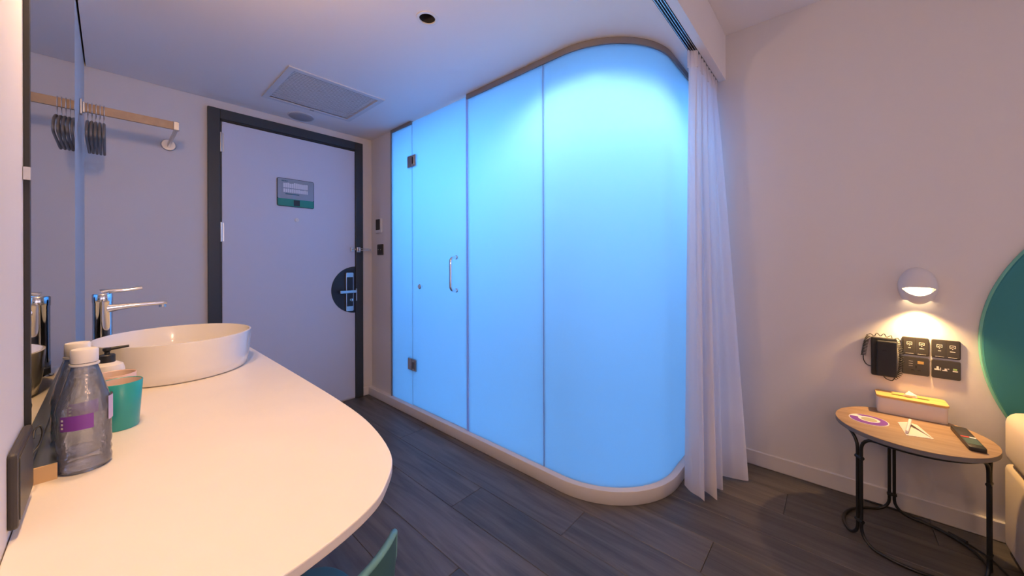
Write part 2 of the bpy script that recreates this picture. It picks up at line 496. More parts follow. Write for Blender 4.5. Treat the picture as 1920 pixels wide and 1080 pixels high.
# ceilings: the lowered entrance ceiling with its step face, the bedroom ceiling over all
vent = (0.660, 2.165, 1.142, 2.620)
HOLE = (0.903, 1.290)
tr0, tr1 = 0.499, 0.537    # curtain track slot
bm = nb()
G = 0.006
sheet_with_holes(bm, [(XL + G, tr1), (XR, tr1), (XR, YD - 0.003), (XL + G, YD - 0.003)],
                 [circ(HOLE[0], HOLE[1], 0.034, 32), [(vent[0], vent[1]), (vent[2], vent[1]), (vent[2], vent[3]), (vent[0], vent[3])]], ZC)
box(bm, (XL + G, YS, ZC), (XR, tr0, ZB - 0.001))
box(bm, (XL + G, tr1, ZC + 0.0005), (XR, tr1 + 0.004, ZC + 0.06))
box(bm, (XL + G, tr0, ZC + 0.04), (XR, tr1, ZC + 0.06))
ce = struct('ceiling', bm, M_ceil, 'lowered white entrance ceiling with a step to the bedroom', 'ceiling')
struct('ceiling_bedroom', bx((XL - T, YB - T, ZB), (XR + T, YD + T, ZB + 0.1)), M_ceil, 'higher white bedroom ceiling beyond the step', 'ceiling')

# baseboards
def basebd(name, lo, hi, label):
    return struct(name, bx(lo, hi, 0.004, 1), M_base, label, 'baseboard')
basebd('baseboard_right', (XR - 0.014, YB, 0), (XR, 0.56, 0.08), 'white baseboard along the bedside lamp wall')
basebd('baseboard_door', (1.403, YD - 0.012, 0), (XG - 0.012, YD, 0.072), 'short white baseboard right of the entrance door')
basebd('baseboard_left', (XL, YB, 0), (XL + 0.012, YD, 0.08), 'white baseboard under the counter wall')

# ------------------------------------------------------------------ entrance door
door = bpy.data.objects.new('door_1', None); C.objects.link(door)
door.location = (0.9, YD, 0); WLOC['door_1'] = Vector((0.9, YD, 0))
tag(door, 'pale entrance door in a dark charcoal frame', 'door', kind='structure')
fx0, fx1, fz = 0.407, 1.400, 2.096
FW = 0.062
obj('frame_post', bx((fx0, YD - 0.022, 0), (fx0 + FW, YD, fz), 0.003), M_frame, door)
obj('frame_post', bx((fx1 - FW, YD - 0.022, 0), (fx1, YD, fz), 0.003), M_frame, door)
obj('frame_head', bx((fx0 + FW, YD - 0.022, fz - FW), (fx1 - FW, YD, fz), 0.003), M_frame, door)
obj('frame_stop', bx((fx0 + FW, YD - 0.014, 0.01), (fx0 + FW + 0.008, YD, fz - FW)), M_black, door)
obj('frame_stop', bx((fx0 + FW, YD - 0.014, fz - FW - 0.012), (fx1 - FW, YD, fz - FW)), M_black, door)
lx0, lx1, lz = 0.477, 1.337, 2.020
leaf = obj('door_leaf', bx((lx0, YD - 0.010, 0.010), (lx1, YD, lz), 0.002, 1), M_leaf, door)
for z in (1.885, 1.31, 0.30):
    bm = nb()
    cyl(bm, (lx0 - 0.004, YD - 0.017, z - 0.062), (lx0 - 0.004, YD - 0.017, z + 0.062), 0.0065, 12)
    box(bm, (lx0 - 0.004, YD - 0.013, z - 0.06), (lx0 + 0.012, YD - 0.0095, z + 0.06))
    obj('hinge', bm, M_steel, leaf)
# half-round black lock plate and lock set
DP = on_door(YD - 0.010)
pts = [(1.337 + 0.188 * math.cos(a), 0.891 + 0.188 * math.sin(a)) for a in [PI / 2 + PI * k / 40 for k in range(41)]]
plate = obj('lock_plate', put(prism(nb(), pts, 0, 0.003), DP), M_black, door)
obj('lock_case', put(prism(nb(), rrect(1.256, 0.722, 1.317, 1.030, 0.008), 0.003, 0.020, 0.002), DP), M_steel, door)
obj('lock_window', put(prism(nb(), rrect(1.262, 0.760, 1.311, 0.995, 0.004), 0.020, 0.0212), DP), M_black, door)
bm = nb()
cyl(bm, (1.300, 0.880, 0.02), (1.300, 0.880, 0.055), 0.010, 16)
box(bm, (1.196, 0.868, 0.046), (1.326, 0.890, 0.058), 0.003)
obj('lever_handle', put(bm, DP), M_steel, door)
bm = nb(); cyl(bm, (1.296, 0.812, 0.02), (1.296, 0.812, 0.026), 0.012, 20); box(bm, (1.2925, 0.800, 0.024), (1.2995, 0.824, 0.036), 0.002)
obj('thumb_turn', put(bm, DP), M_chrome, door)
obj('strike_plate', bx((1.3385, YD - 0.0235, 0.80), (1.347, YD - 0.0215, 0.90)), M_steel, door)
bm = nb()
lathe(bm, [(0, 0), (0.014, 0), (0.014, 0.004), (0.010, 0.007), (0.004, 0.007), (0, 0.005)], (0, 0, 0), 24)
xform(bm, Matrix.Translation((0.910, 1.422, 0)))
obj('peephole', put(bm, DP), M_white, door)
# swing bar guard
bm = nb()
box(bm, (1.300, 1.200, 0), (1.322, 1.234, 0.012), 0.003)
cyl(bm, (1.311, 1.217, 0.01), (1.311, 1.217, 0.045), 0.004, 10)
tube(bm, [(1.311, 1.217, 0.045), (1.322, 1.217, 0.05)], 0.0065, 12)
obj('guard_knob', put(bm, DP), M_steel, door)
bm = nb()
box(bm, (1.345, 1.196, 0.012), (1.375, 1.238, 0.020), 0.003)
box(bm, (1.350, 1.206, 0.020), (1.366, 1.228, 0.046), 0.003)
tube(bm, smooth_pts([(1.358, 1.226, 0.036), (1.376, 1.224, 0.044), (1.41, 1.223, 0.055), (1.435, 1.222, 0.06), (1.442, 1.217, 0.062), (1.435, 1.212, 0.06), (1.41, 1.211, 0.055), (1.376, 1.210, 0.044), (1.358, 1.208, 0.036)], 5), 0.0028, 8)
obj('guard_bar', put(bm, DP), M_steel, door)

# evacuation notice on the door
sg = thing('evacuation_sign', 'small grey and green notice plate fixed on the pale entrance door', 'sign', (0.9045, YD - 0.010, 1.515))
obj('backing', put(prism(nb(), rrect(0.783, 1.515, 1.026, 1.716, 0.012), 0, 0.004), DP), M_black, sg)
obj('face', put(prism(nb(), rrect(0.787, 1.571, 1.0235, 1.713, 0.008), 0.004, 0.0048), DP), M_signbg, sg)
obj('green_band', put(prism(nb(), rrect(0.787, 1.519, 1.0235, 1.571, 0.006), 0.004, 0.0048), DP), M_green, sg)
bm = nb()
rr = random.Random(3)
for k in range(12):           # rooms of the floor plan
    u0 = 0.822 + k * 0.0135
    box(bm, (u0, 1.650, 0.0048), (u0 + 0.0115, 1.650 + 0.030 + 0.010 * rr.random(), 0.0052))
    box(bm, (u0 + 0.001, 1.617, 0.0048), (u0 + 0.0115, 1.645 - 0.004 * rr.random(), 0.0052))
obj('floor_plan', put(bm, DP), M_plan, sg)
obj('route_line', put(prism(nb(), rrect(0.835, 1.602, 0.925, 1.609, 0.002), 0.0048, 0.0052), DP), M_signline, sg)
bm = nb()
for k in range(4): box(bm, (0.812 + k * 0.010, 1.694, 0.0048), (0.819 + k * 0.010, 1.700, 0.0052))
obj('heading', put(bm, DP), M_signline, sg)
obj('emblem', put(prism(nb(), rrect(0.888, 1.524, 0.928, 1.566, 0.003), 0.0048, 0.0052), DP), M_black, sg)

# stub wall: thermostat and light switch
SW = on_right(XG)
th = thing('thermostat', 'white slim thermostat with black screen above the dark wall switch', 'thermostat', (XG, 2.795, 1.356))
obj('body', put(prism(nb(), rrect(2.752, 1.356, 2.842, 1.474, 0.008), 0, 0.012, 0.002), SW), M_white, th)
obj('screen', put(prism(nb(), rrect(2.772, 1.380, 2.838, 1.468, 0.004), 0.012, 0.0135), SW), M_black, th)
ls = thing('light_switch', 'small dark wall switch below the thermostat by the shower', 'switch', (XG, 2.78, 1.172))
obj('plate', put(prism(nb(), rrect(2.736, 1.173, 2.824, 1.261, 0.006), 0, 0.009, 0.002), SW), M_plate, ls)
for k in (0, 1):
    rk = obj('rocker', put(prism(nb(), rrect(2.743 + 0.039 * k, 1.183, 2.778 + 0.039 * k, 1.251, 0.002), 0.009, 0.0115), SW), M_black, ls)
    obj('indicator', put(prism(nb(), rrect(2.757 + 0.039 * k, 1.214, 2.766 + 0.039 * k, 1.219, 0.001), 0.0115, 0.012), SW), M_icon, rk)

# ------------------------------------------------------------------ shower enclosure with the rounded glass corner
RC = 0.385
CCX, CCY = XG + RC, 0.612 + RC
def shower_path(off, y0=2.60, n=28, x_end=XR):
    """plan path of the glass line pushed outwards by off"""
    p = [(XG - off, y0), (XG - off, CCY)]
    for k in range(1, n):
        a = PI + PI / 2 * k / n
        p.append((CCX + (RC + off) * math.cos(a), CCY + (RC + off) * math.sin(a)))
    p += [(CCX, CCY - RC - off), (x_end, CCY - RC - off)]
    return p
def band(bm, outer, inner, z0, z1, bev=0.0):
    return prism(bm, outer + inner[::-1], z0, z1, bev)

she = thing('shower_enclosure', 'blue lit frosted glass shower enclosure with a rounded corner', 'shower', (1.9, 1.7, 0))
bm = band(nb(), shower_path(0.037, YD - 0.001), shower_path(-0.05, YD - 0.001), 0.0, 0.064, 0.004)
# recess the kerb under the stub wall is harmless: the wall stands on it
obj('kerb', bm, M_base, she, True, 30)
ZG0, ZG1 = 0.062, ZC - 0.012
def flat_pane(name, ya, yb, z0, z1, parent=she):
    return obj(name, bx((XG - 0.005, ya, z0), (XG + 0.005, yb, z1), 0.001, 1), M_frost, parent)
flat_pane('glass_pane', 2.312, 2.598, ZG0, ZG1)
gd = flat_pane('glass_door', 1.706, 2.308, ZG0 + 0.006, ZC - 0.008)
flat_pane('glass_pane', 1.112, 1.690, ZG0, ZG1)
o_, i_ = shower_path(0.005, 1.109), shower_path(-0.005, 1.109)
obj('curved_glass_pane', band(nb(), o_, i_, ZG0, ZG1), M_frost, she, True, 30)
# channels at the ceiling (not over the door), slim frame on the wall, clear seal beside the door
obj('ceiling_channel', band(nb(), shower_path(0.013, 1.697), shower_path(-0.013, 1.697), ZC - 0.030, ZC - 0.0005), M_bronze, she, True, 30)
obj('ceiling_channel', bx((XG - 0.013, 2.312, ZC - 0.024), (XG + 0.013, 2.598, ZC - 0.0005)), M_bronze, she)
obj('wall_channel', bx((XG - 0.012, 2.592, 0.064), (XG + 0.012, 2.602, ZC - 0.001)), M_bronze, she)
obj('seal_strip', bx((XG - 0.009, 1.691, ZG0), (XG + 0.007, 1.705, ZG1), 0.002), M_seal, she)
obj('joint', bx((XG - 0.006, 1.1085, ZG0), (XG + 0.006, 1.1125, ZG1)), M_seal, she)
for z in (1.853, 0.362):
    bm = nb()
    for s in (-1, 1):
        ya = 2.312 if s > 0 else 2.257
        box(bm, (XG - 0.013, ya, z - 0.042), (XG + 0.013, ya + 0.050, z + 0.042), 0.002)
    box(bm, (XG - 0.018, 2.272, z - 0.030), (XG - 0.012, 2.296, z + 0.030), 0.001)
    hg = obj('hinge', bm, M_steel, gd)
    obj('hinge_pin', bx((XG - 0.0195, 2.279, z - 0.024), (XG - 0.0178, 2.289, z + 0.024)), M_black, hg)
bm = nb()
hp = smooth_pts([(XG - 0.004, 1.80, 1.142), (XG - 0.035, 1.80, 1.142), (XG - 0.052, 1.80, 1.128), (XG - 0.056, 1.80, 1.105), (XG - 0.056, 1.80, 1.04), (XG - 0.056, 1.80, 0.968), (XG - 0.052, 1.80, 0.945), (XG - 0.035, 1.80, 0.931), (XG - 0.004, 1.80, 0.931)], 5)
tube(bm, hp, 0.0095, 14)
for z in (1.142, 0.931): cyl(bm, (XG - 0.005, 1.80, z), (XG - 0.011, 1.80, z), 0.014, 18)
obj('handle', bm, M_chrome, gd, True, 40)
bm = nb(); lathe(bm, [(0, 0), (0.008, 0), (0.008, 0.012), (0.017, 0.016), (0.018, 0.024), (0.014, 0.028), (0, 0.029)], (0, 0, 0), 24)
xform(bm, Matrix.Translation((2.184, 0.94, 0)))
obj('knob', put(bm, on_right(XG - 0.005)), M_chrome, gd, True, 40)

# inside the wet room: white floor tray, panel linings and ceiling lights behind the frosted glass
tray = tag(obj('shower_tray', prism(nb(), shower_path(-0.051, 2.599)[:1] + shower_path(-0.051, 2.599)[1:] + [(XR - 0.002, 2.599)], 0.0, 0.045), M_shwall),
           'white shower floor tray behind the frosted glass', 'shower tray')
struct('trim_1', bx((XR - 0.008, CCY - RC + 0.01, 0.045), (XR - 0.0005, YD - 0.001, ZC - 0.001)), M_shwall, 'white wall lining inside the frosted shower', 'wall panel')
def downlight(name, label, x, y, z, r, glow, group=None):
    t = thing(name, label, 'ceiling light', (x, y, z - 0.012), group)
    bm = nb(); lathe(bm, [(r, 0.0), (r + 0.014, 0.0), (r + 0.014, 0.008), (r + 0.012, 0.0115), (r, 0.0115)], (x, y, z - 0.012), 32, close=True)
    obj('trim_ring', bm, M_white, t, True, 40)
    bm = nb(); lathe(bm, [(0, 0.005), (r - 0.0005, 0.005), (r - 0.0005, 0.0115), (0, 0.0115)], (x, y, z - 0.012), 32)
    obj('lens', bm, glow, t)
    return t
def lamp(name, kind, loc, energy, col, aim=None, **kw):
    d = bpy.data.lights.new(name, kind); d.energy = energy; d.color = col
    for k, v in kw.items(): setattr(d, k, v)
    o = bpy.data.objects.new(name, d); C.objects.link(o); o.location = loc
    if aim is not None:
        o.rotation_euler = (Vector(aim) - Vector(loc)).to_track_quat('-Z', 'Y').to_euler()
    return o
SLX, SLY = 1.80, 0.98
downlight('shower_downlight', 'round ceiling light inside the shower near the rounded glass corner', SLX, SLY, ZC, 0.045, M_glowb)
lamp('shower_spot', 'SPOT', (SLX, SLY, ZC - 0.016), SHOWER_SPOT_W, SHOWER_SPOT_COL, (SLX, SLY, 0), spot_size=math.radians(146), spot_blend=0.6, shadow_soft_size=0.05)
st = thing('led_strip_light', 'blue strip light along the shower ceiling behind the frosted glass', 'strip light', (XR - 0.09, 1.8, ZC - 0.02))
obj('housing', bx((XR - 0.11, 0.9, ZC - 0.018), (XR - 0.07, 2.7, ZC - 0.0005), 0.002), M_white, st)
lamp('shower_strip', 'AREA', (XR - 0.09, 1.8, ZC - 0.022), SHOWER_STRIP_W, SHOWER_STRIP_COL, (XR - 0.09, 1.8, 0.0), shape='RECTANGLE', size=0.04, size_y=1.7)

# ------------------------------------------------------------------ ceiling fittings
vt = thing('air_vent', 'square white slatted air vent set in the entrance ceiling', 'vent', (0.9, 2.39, ZC - 0.008))
x0, y0, x1, y1 = vent
W = 0.030
bm = nb()
for lo, hi in (((x0 - W, y0 - W), (x1 + W, y0)), ((x0 - W, y1), (x1 + W, y1 + W)), ((x0 - W, y0), (x0, y1)), ((x1, y0), (x1 + W, y1))):
    box(bm, (lo[0], lo[1], ZC - 0.006), (hi[0], hi[1], ZC - 0.0003))
obj('frame', bm, M_grille, vt)
obj('duct', bx((x0 - 0.004, y0 - 0.004, ZC + 0.03), (x1 + 0.004, y1 + 0.004, ZC + 0.10)), M_dark, vt)
NS = 24
first = None
for k in range(NS):
    yc = y0 + 0.014 + (y1 - y0 - 0.028) * k / (NS - 1)
    if first is None:
        bm = bx((x0 + 0.004, yc - 0.0068, -0.001), (x1 - 0.004, yc + 0.0068, 0.001))
        xform(bm, Matrix.Translation((0, yc, ZC + 0.002)) @ Matrix.Rotation(math.radians(4), 4, 'X') @ Matrix.Translation((0, -yc, 0)))
        first = obj('slat', bm, M_grille, vt); fy = yc
    else:
        s = first.copy(); C.objects.link(s); s.parent = vt; s.location = first.location + Vector((0, yc - fy, 0))
for xa in (x0, x1 - 0.004):
    obj('slat_rail', bx((xa, y0, ZC - 0.003), (xa + 0.004, y1, ZC + 0.008)), M_grille, vt)
obj('latch', bx((0.90, y1 + 0.006, ZC - 0.009), (0.925, y1 + 0.02, ZC - 0.006)), M_pipegrey, vt)

spk = thing('ceiling_speaker', 'flat grey round ceiling disc between the vent and the door', 'speaker', (0.905, 2.812, ZC - 0.012))
bm = nb(); lathe(bm, [(0, 0.001), (0.060, 0.000), (0.073, 0.002), (0.077, 0.006), (0.077, 0.0118), (0, 0.0118)], (0.905, 2.812, ZC - 0.012), 40)
obj('grille_disc', bm, M_pipegrey, spk, True, 40)
bm = nb(); lathe(bm, [(0.077, 0.006), (0.083, 0.008), (0.084, 0.0118), (0.077, 0.0118)], (0.905, 2.812, ZC - 0.012), 40)
obj('rim', bm, M_grille, spk, True, 40)

dl = thing('recessed_spotlight', 'unlit black recessed ceiling spotlight in a white ring', 'ceiling light', (HOLE[0], HOLE[1], ZC - 0.003))
bm = nb(); lathe(bm, [(0.033, 0.020), (0.0335, 0.0), (0.045, 0.0), (0.046, 0.0026)], (HOLE[0], HOLE[1], ZC - 0.003), 40)
obj('ring', bm, M_white, dl, True, 30)
bm = nb(); lathe(bm, [(0.0335, 0.003), (0.030, 0.028), (0.026, 0.06), (0, 0.06)], (HOLE[0], HOLE[1], ZC - 0.002), 40)
obj('black_cone', bm, M_dark, dl, True, 50)

# curtain track in its slot
tk = thing('curtain_track', 'double aluminium curtain track set in the ceiling above the white curtain', 'curtain track', (1.2, 0.518, ZC))
for yy in (0.502, 0.521):
    bm = nb()
    box(bm, (XL + 0.02, yy, ZC - 0.002), (XR - 0.004, yy + 0.003, ZC + 0.018))
    box(bm, (XL + 0.02, yy + 0.010, ZC - 0.002), (XR - 0.004, yy + 0.013, ZC + 0.018))
    box(bm, (XL + 0.02, yy, ZC + 0.018), (XR - 0.004, yy + 0.013, ZC + 0.021))
    obj('rail', bm, M_alu, tk)

# ------------------------------------------------------------------ curtain
def curtain():
    t = thing('sheer_curtain', 'white floor length curtain drawn beside the rounded frosted shower corner', 'curtain', (2.05, 0.5, 0.01))
    bm = nb()
    NU, NV = 240, 40
    # fold crests along the cloth: (u, plan x/y at the hem), near and far by turns
    hem = [(1.905, 0.553), (1.868, 0.515), (1.850, 0.470), (1.835, 0.447), (1.880, 0.470), (1.925, 0.490), (1.905, 0.440), (1.885, 0.405), (1.940, 0.440), (1.995, 0.470), (1.985, 0.430), (1.990, 0.403), (2.05, 0.43), (2.105, 0.44), (2.125, 0.38), (2.150, 0.325), (2.20, 0.36), (2.25, 0.43), (2.30, 0.47)]
    hp_ = smooth_pts([(a - 0.022, b, 0) for a, b in hem], 16)
    n = len(hp_)
    rows = []
    for j in range(NV + 1):
        v = j / NV
        z = 0.012 + (ZC - 0.004 - 0.012) * v
        row = []
        for i in range(n):
            u = i / (n - 1)
            ph = 2 * PI * 9.0 * u
            tx = 1.892 + 0.43 * u + 0.006 * math.sin(ph * 2)
            ty = 0.517 + 0.016 * math.sin(ph + 0.5)
            w = (1 - v)
            w = w ** 0.85
            wob = 0.004 * math.sin(7 * v + 9 * u) * (1 - v)
            # the pleated head keeps tight for the top 9 cm
            row.append(bm.verts.new((tx + (hp_[i].x - tx) * w + wob, ty + (hp_[i].y - ty) * w, z)))
        rows.append(row)
    for j in range(NV):
        for i in range(n - 1):
            bm.faces.new((rows[j][i], rows[j][i + 1], rows[j + 1][i + 1], rows[j + 1][i]))
    obj('cloth', bm, M_curtain, t, True)
    bm = nb()
    r2 = []
    for z in (ZC - 0.085, ZC - 0.004):
        r2.append([bm.verts.new((1.890 + 0.435 * i / 120, 0.517 + 0.022 * math.sin(2 * PI * 9 * i / 120 + 0.5), z)) for i in range(121)])
    for i in range(120): bm.faces.new((r2[0][i], r2[0][i + 1], r2[1][i + 1], r2[1][i]))
    obj('heading_band', bm, M_curtain, t, True)
curtain()

# ------------------------------------------------------------------ counter
cz = 0.75
edge = smooth_pts([(0.402, 1.27, 0), (0.400, 0.96, 0), (0.388, 0.777, 0), (0.352, 0.622, 0), (0.297, 0.543, 0), (0.248, 0.507, 0), (0.175, 0.482, 0), (0.10, 0.472, 0), (XL + 0.001, 0.470, 0)], 6)
pts = [(XL + 0.001, 2.02), (0.385, 2.02), (0.400, 2.005)] + [(p.x, p.y) for p in edge]
ct = thing('vanity_counter', 'long white counter with a rounded end under the mirror', 'counter', (0.15, 1.25, 0))
obj('worktop', prism(nb(), pts, cz - 0.015, cz, 0.002), M_counter, ct)
obj('support_panel', bx((XL + 0.015, 1.985, 0.0), (0.36, 2.015, cz - 0.015), 0.002), M_counter, ct)
obj('support_panel', bx((XL + 0.013, 0.60, cz - 0.14), (XL + 0.033, 1.985, cz - 0.015), 0.002), M_counter, ct)

mi = thing('wall_mirror', 'tall frameless mirror with black edge above the white counter', 'mirror', (XL + 0.003, 1.5, 0.79))
obj('glass', bx((XL + 0.0005, 0.948, 0.79), (XL + 0.005, 2.05, 2.10)), M_mirror, mi)
obj('black_edge', bx((XL + 0.0005, 0.936, 0.79), (XL + 0.0062, 0.948, 2.10)), M_black, mi)
for z in (1.24, 1.66):
    obj('clip', bx((XL + 0.0005, 0.930, z), (XL + 0.0075, 0.936, z + 0.02)), M_steel, mi)
lg = thing('mirror_ledge', 'slim slate ledge running along the bottom of the mirror', 'ledge', (XL + 0.015, 1.5, cz))
obj('ledge_body', bx((XL + 0.0005, 0.974, cz), (XL + 0.030, 2.02, cz + 0.026), 0.001, 1), M_ledge, lg)
obj('end_cap', bx((XL + 0.0005, 0.970, cz), (XL + 0.030, 0.974, cz + 0.026)), M_ledge_end, lg)

ws = thing('wall_socket', 'black wall socket box beside the mirror edge over the counter', 'socket', (XL, 0.86, 0.762))
LW = on_left(XL)
obj('plate', put(prism(nb(), rrect(0.795, 0.762, 0.930, 0.862, 0.006), 0, 0.009, 0.003), LW), M_plate, ws)
obj('face', put(prism(nb(), rrect(0.803, 0.770, 0.922, 0.854, 0.004), 0.009, 0.010), LW), M_plate, ws)
bm = nb(); tube(bm, smooth_pts([(XL + 0.009, 0.918, 0.818), (XL + 0.015, 0.928, 0.826), (XL + 0.018, 0.936, 0.842), (XL + 0.015, 0.941, 0.852), (XL + 0.010, 0.938, 0.848), (XL + 0.0095, 0.928, 0.838)], 6), 0.0016, 8)
obj('cord', bm, M_black, ws, True)

# basin
bs = thing('wash_basin', 'white oval vessel basin standing on the counter', 'basin', (0.152, 1.655, cz))
BA, BB, BH = 0.200, 0.215, 0.122
prof_o = [(0.0, 0.0), (0.90, 0.0), (0.94, 0.006), (0.965, 0.030), (0.985, 0.07), (1.0, BH - 0.004), (0.998, BH), (0.975, BH + 0.001), (0.966, BH - 0.004), (0.955, 0.07), (0.92, 0.035), (0.80, 0.018), (0.45, 0.013), (0.09, 0.011), (0.0, 0.011)]
bm = nb(); lathe(bm, [(r, h) for r, h in prof_o], (0.152, 1.655, cz), 72, BA, BB)
obj('bowl', bm, M_ceramic, bs, True, 60)
bm = nb(); lathe(bm, [(0, 0.0), (0.022, 0.0), (0.026, 0.004), (0.024, 0.008), (0.012, 0.010), (0, 0.010)], (0.152, 1.655, cz + 0.012), 24)
obj('drain', bm, M_chrome, bs, True, 40)
bm = nb()
lathe(bm, [(0.006, 0), (0.011, 0), (0.011, 0.003), (0.006, 0.003)], (0, 0, 0), 20, close=True)
xform(bm, Matrix.Translation((-0.030, 1.69, cz + 0.093)) @ Matrix.Rotation(math.radians(88), 4, 'Y'))
obj('overflow_ring', bm, M_chrome, bs, True, 40)

# faucet
fx, fy = -0.018, 1.872
fc = thing('tall_faucet', 'tall chrome mixer faucet behind the white basin', 'faucet', (fx, fy, cz))
bm = nb(); lathe(bm, [(0, 0), (0.031, 0), (0.031, 0.006), (0.0245, 0.010), (0.0235, 0.10), (0.0235, 0.226), (0.0245, 0.228), (0.0245, 0.254), (0.022, 0.257), (0, 0.257)], (fx, fy, cz), 32)
obj('body', bm, M_chrome, fc, True, 40)
bm = nb()
sp = [(fx + 0.010, 0.205, 0.022, 0.017), (fx + 0.035, 0.208, 0.020, 0.012), (fx + 0.080, 0.212, 0.018, 0.0085), (fx + 0.150, 0.214, 0.017, 0.0075), (fx + 0.160, 0.214, 0.014, 0.006)]
rings = []
for (xx, zz, hw, hh) in sp:
    rings.append([bm.verts.new((xx, fy + hw * (abs(math.cos(a)) ** 0.6) * (1 if math.cos(a) >= 0 else -1), cz + zz + hh * (abs(math.sin(a)) ** 0.6) * (1 if math.sin(a) >= 0 else -1))) for a in [2 * PI * k / 20 for k in range(20)]])
for a, b in zip(rings, rings[1:]):
    for k in range(20): bm.faces.new((a[k], a[(k + 1) % 20], b[(k + 1) % 20], b[k]))
bm.faces.new(rings[0]); bm.faces.new(rings[-1])
bmesh.ops.recalc_face_normals(bm, faces=bm.faces[:])
s_ = obj('spout', bm, M_chrome, fc, True, 40)
bm = nb(); cyl(bm, (fx + 0.148, fy, cz + 0.198), (fx + 0.148, fy, cz + 0.210), 0.010, 20)
obj('aerator', bm, M_steel, s_, True, 40)
bm = nb(); tube(bm, [(fx, fy, cz + 0.256), (fx + 0.015, fy, cz + 0.264), (fx + 0.06, fy, cz + 0.266), (fx + 0.095, fy, cz + 0.272)], [0.017, 0.008, 0.0055, 0.006], 14)
obj('lever', bm, M_chrome, fc, True, 40)

# bottles of water
def bottle(label, x, y, rot, purple=True):
    t = thing('water_bottle', label, 'bottle', (x, y, cz), 'water bottles on the counter')
    P = [(0.0, 0.004), (0.020, 0.002), (0.029, 0.0), (0.0325, 0.006), (0.033, 0.014), (0.0315, 0.020), (0.033, 0.027), (0.0315, 0.034), (0.033, 0.042), (0.0325, 0.060), (0.0325, 0.098), (0.0335, 0.104), (0.0315, 0.116), (0.0275, 0.134), (0.0225, 0.154), (0.0175, 0.173), (0.0148, 0.183), (0.0135, 0.190), (0.0135, 0.196)]
    bm = nb(); lathe(bm, P, (x, y, cz), 40); b = obj('shell', bm, M_bottle, t, True, 50)
    Wp = [(0.0, 0.006)] + [(r - 0.0012, max(h, 0.005)) for r, h in P[1:] if h < 0.160] + [(0.0195, 0.162), (0.0, 0.162)]
    bm = nb(); lathe(bm, Wp, (x, y, cz), 40); obj('water', bm, M_water, t, True, 50)
    Cp = [(0.0135, 0.186), (0.0165, 0.186), (0.0168, 0.189), (0.0168, 0.2065), (0.0155, 0.209), (0.0, 0.209)]
    bm = nb(); lathe(bm, Cp, (x, y, cz), 40)
    obj('cap', bm, M_white, t, True, 40)
    bm = nb(); lathe(bm, [(0.0140, 0.181), (0.0182, 0.181), (0.0182, 0.1845), (0.0140, 0.1845)], (x, y, cz), 32, close=True)
    obj('neck_ring', bm, M_white, t, True, 40)
    # label: a purple panel and a lilac remainder wrapped around
    def wrap(a0, a1, z0, z1, r, m, nm):
        bm = nb(); n = 24
        lo = [bm.verts.new((x + r * math.cos(a0 + (a1 - a0) * k / n), y + r * math.sin(a0 + (a1 - a0) * k / n), cz + z0)) for k in range(n + 1)]
        hi = [bm.verts.new((x + r * math.cos(a0 + (a1 - a0) * k / n), y + r * math.sin(a0 + (a1 - a0) * k / n), cz + z1)) for k in range(n + 1)]
        for k in range(n): bm.faces.new((lo[k], lo[k + 1], hi[k + 1], hi[k]))
        return obj(nm, bm, m, t, True)
    a = math.radians(rot)
    wrap(a, a + 1.25, 0.076, 0.101, 0.0333, M_purple, 'label_panel')
    for dz in (0.080, 0.0865, 0.093):
        wrap(a + 0.06, a + 0.16, dz, dz + 0.0035, 0.0336, M_labelw, 'label_mark')
    wrap(a + 1.9, a + 2.9, 0.080, 0.122, 0.0337, M_lilac, 'label_panel')
    return t
bottle('clear water bottle with purple label, front one nearest the camera', -0.031, 0.992, 218)
bottle('clear water bottle standing behind the front bottle by the mirror', -0.042, 1.078, 250)

# cups
def cup(label, x, y, m, rb, rt, h):
    t = thing('tooth_cup', label, 'cup', (x, y, cz), 'cups beside the basin')
    bm = nb(); lathe(bm, [(0, 0.0), (rb - 0.002, 0.0), (rb, 0.003), (rt, h), (rt - 0.0012, h + 0.0012), (rt - 0.0024, h)], (x, y, cz), 48)
    obj('shell', bm, m, t, True, 50)
    bm = nb(); lathe(bm, [(0, 0.004), (rb - 0.003, 0.004), (rt - 0.0025, h)], (x, y, cz), 48)
    for f in bm.faces: f.normal_flip()
    obj('lining', bm, M_cupin, t, True, 50)
    return t
cup('teal tumbler cup with pale lining, in front of the other cup', 0.013, 1.172, M_teal, 0.030, 0.0365, 0.100)
cup('pale pink tumbler cup between the teal cup and the basin', 0.006, 1.262, M_pink, 0.030, 0.0365, 0.100)

# soap dispenser
sx, sy = -0.006, 1.372
sd = thing('soap_dispenser', 'white soap bottle with a black pump beside the basin', 'soap dispenser', (sx, sy, cz))
bm = nb(); lathe(bm, [(0, 0), (0.028, 0), (0.031, 0.004), (0.031, 0.092), (0.028, 0.104), (0.018, 0.110), (0.012, 0.111), (0, 0.111)], (sx, sy, cz), 36)
obj('bottle_body', bm, M_white, sd, True, 40)
bm = nb(); lathe(bm, [(0, 0.110), (0.0145, 0.110), (0.0145, 0.128), (0.0125, 0.130), (0.005, 0.130), (0.005, 0.136), (0, 0.136)], (sx, sy, cz), 28)
pc = obj('pump_collar', bm, M_black, sd, True, 40)
bm = nb(); lathe(bm, [(0, 0.136), (0.0045, 0.136), (0.008, 0.140), (0.008, 0.146), (0, 0.148)], (sx, sy, cz), 20)
tube(bm, [(sx, sy, cz + 0.143), (sx + 0.020, sy - 0.002, cz + 0.1445), (sx + 0.038, sy - 0.004, cz + 0.146)], [0.0045, 0.0036, 0.003], 10)
obj('pump_nozzle', bm, M_black, sd, True, 40)

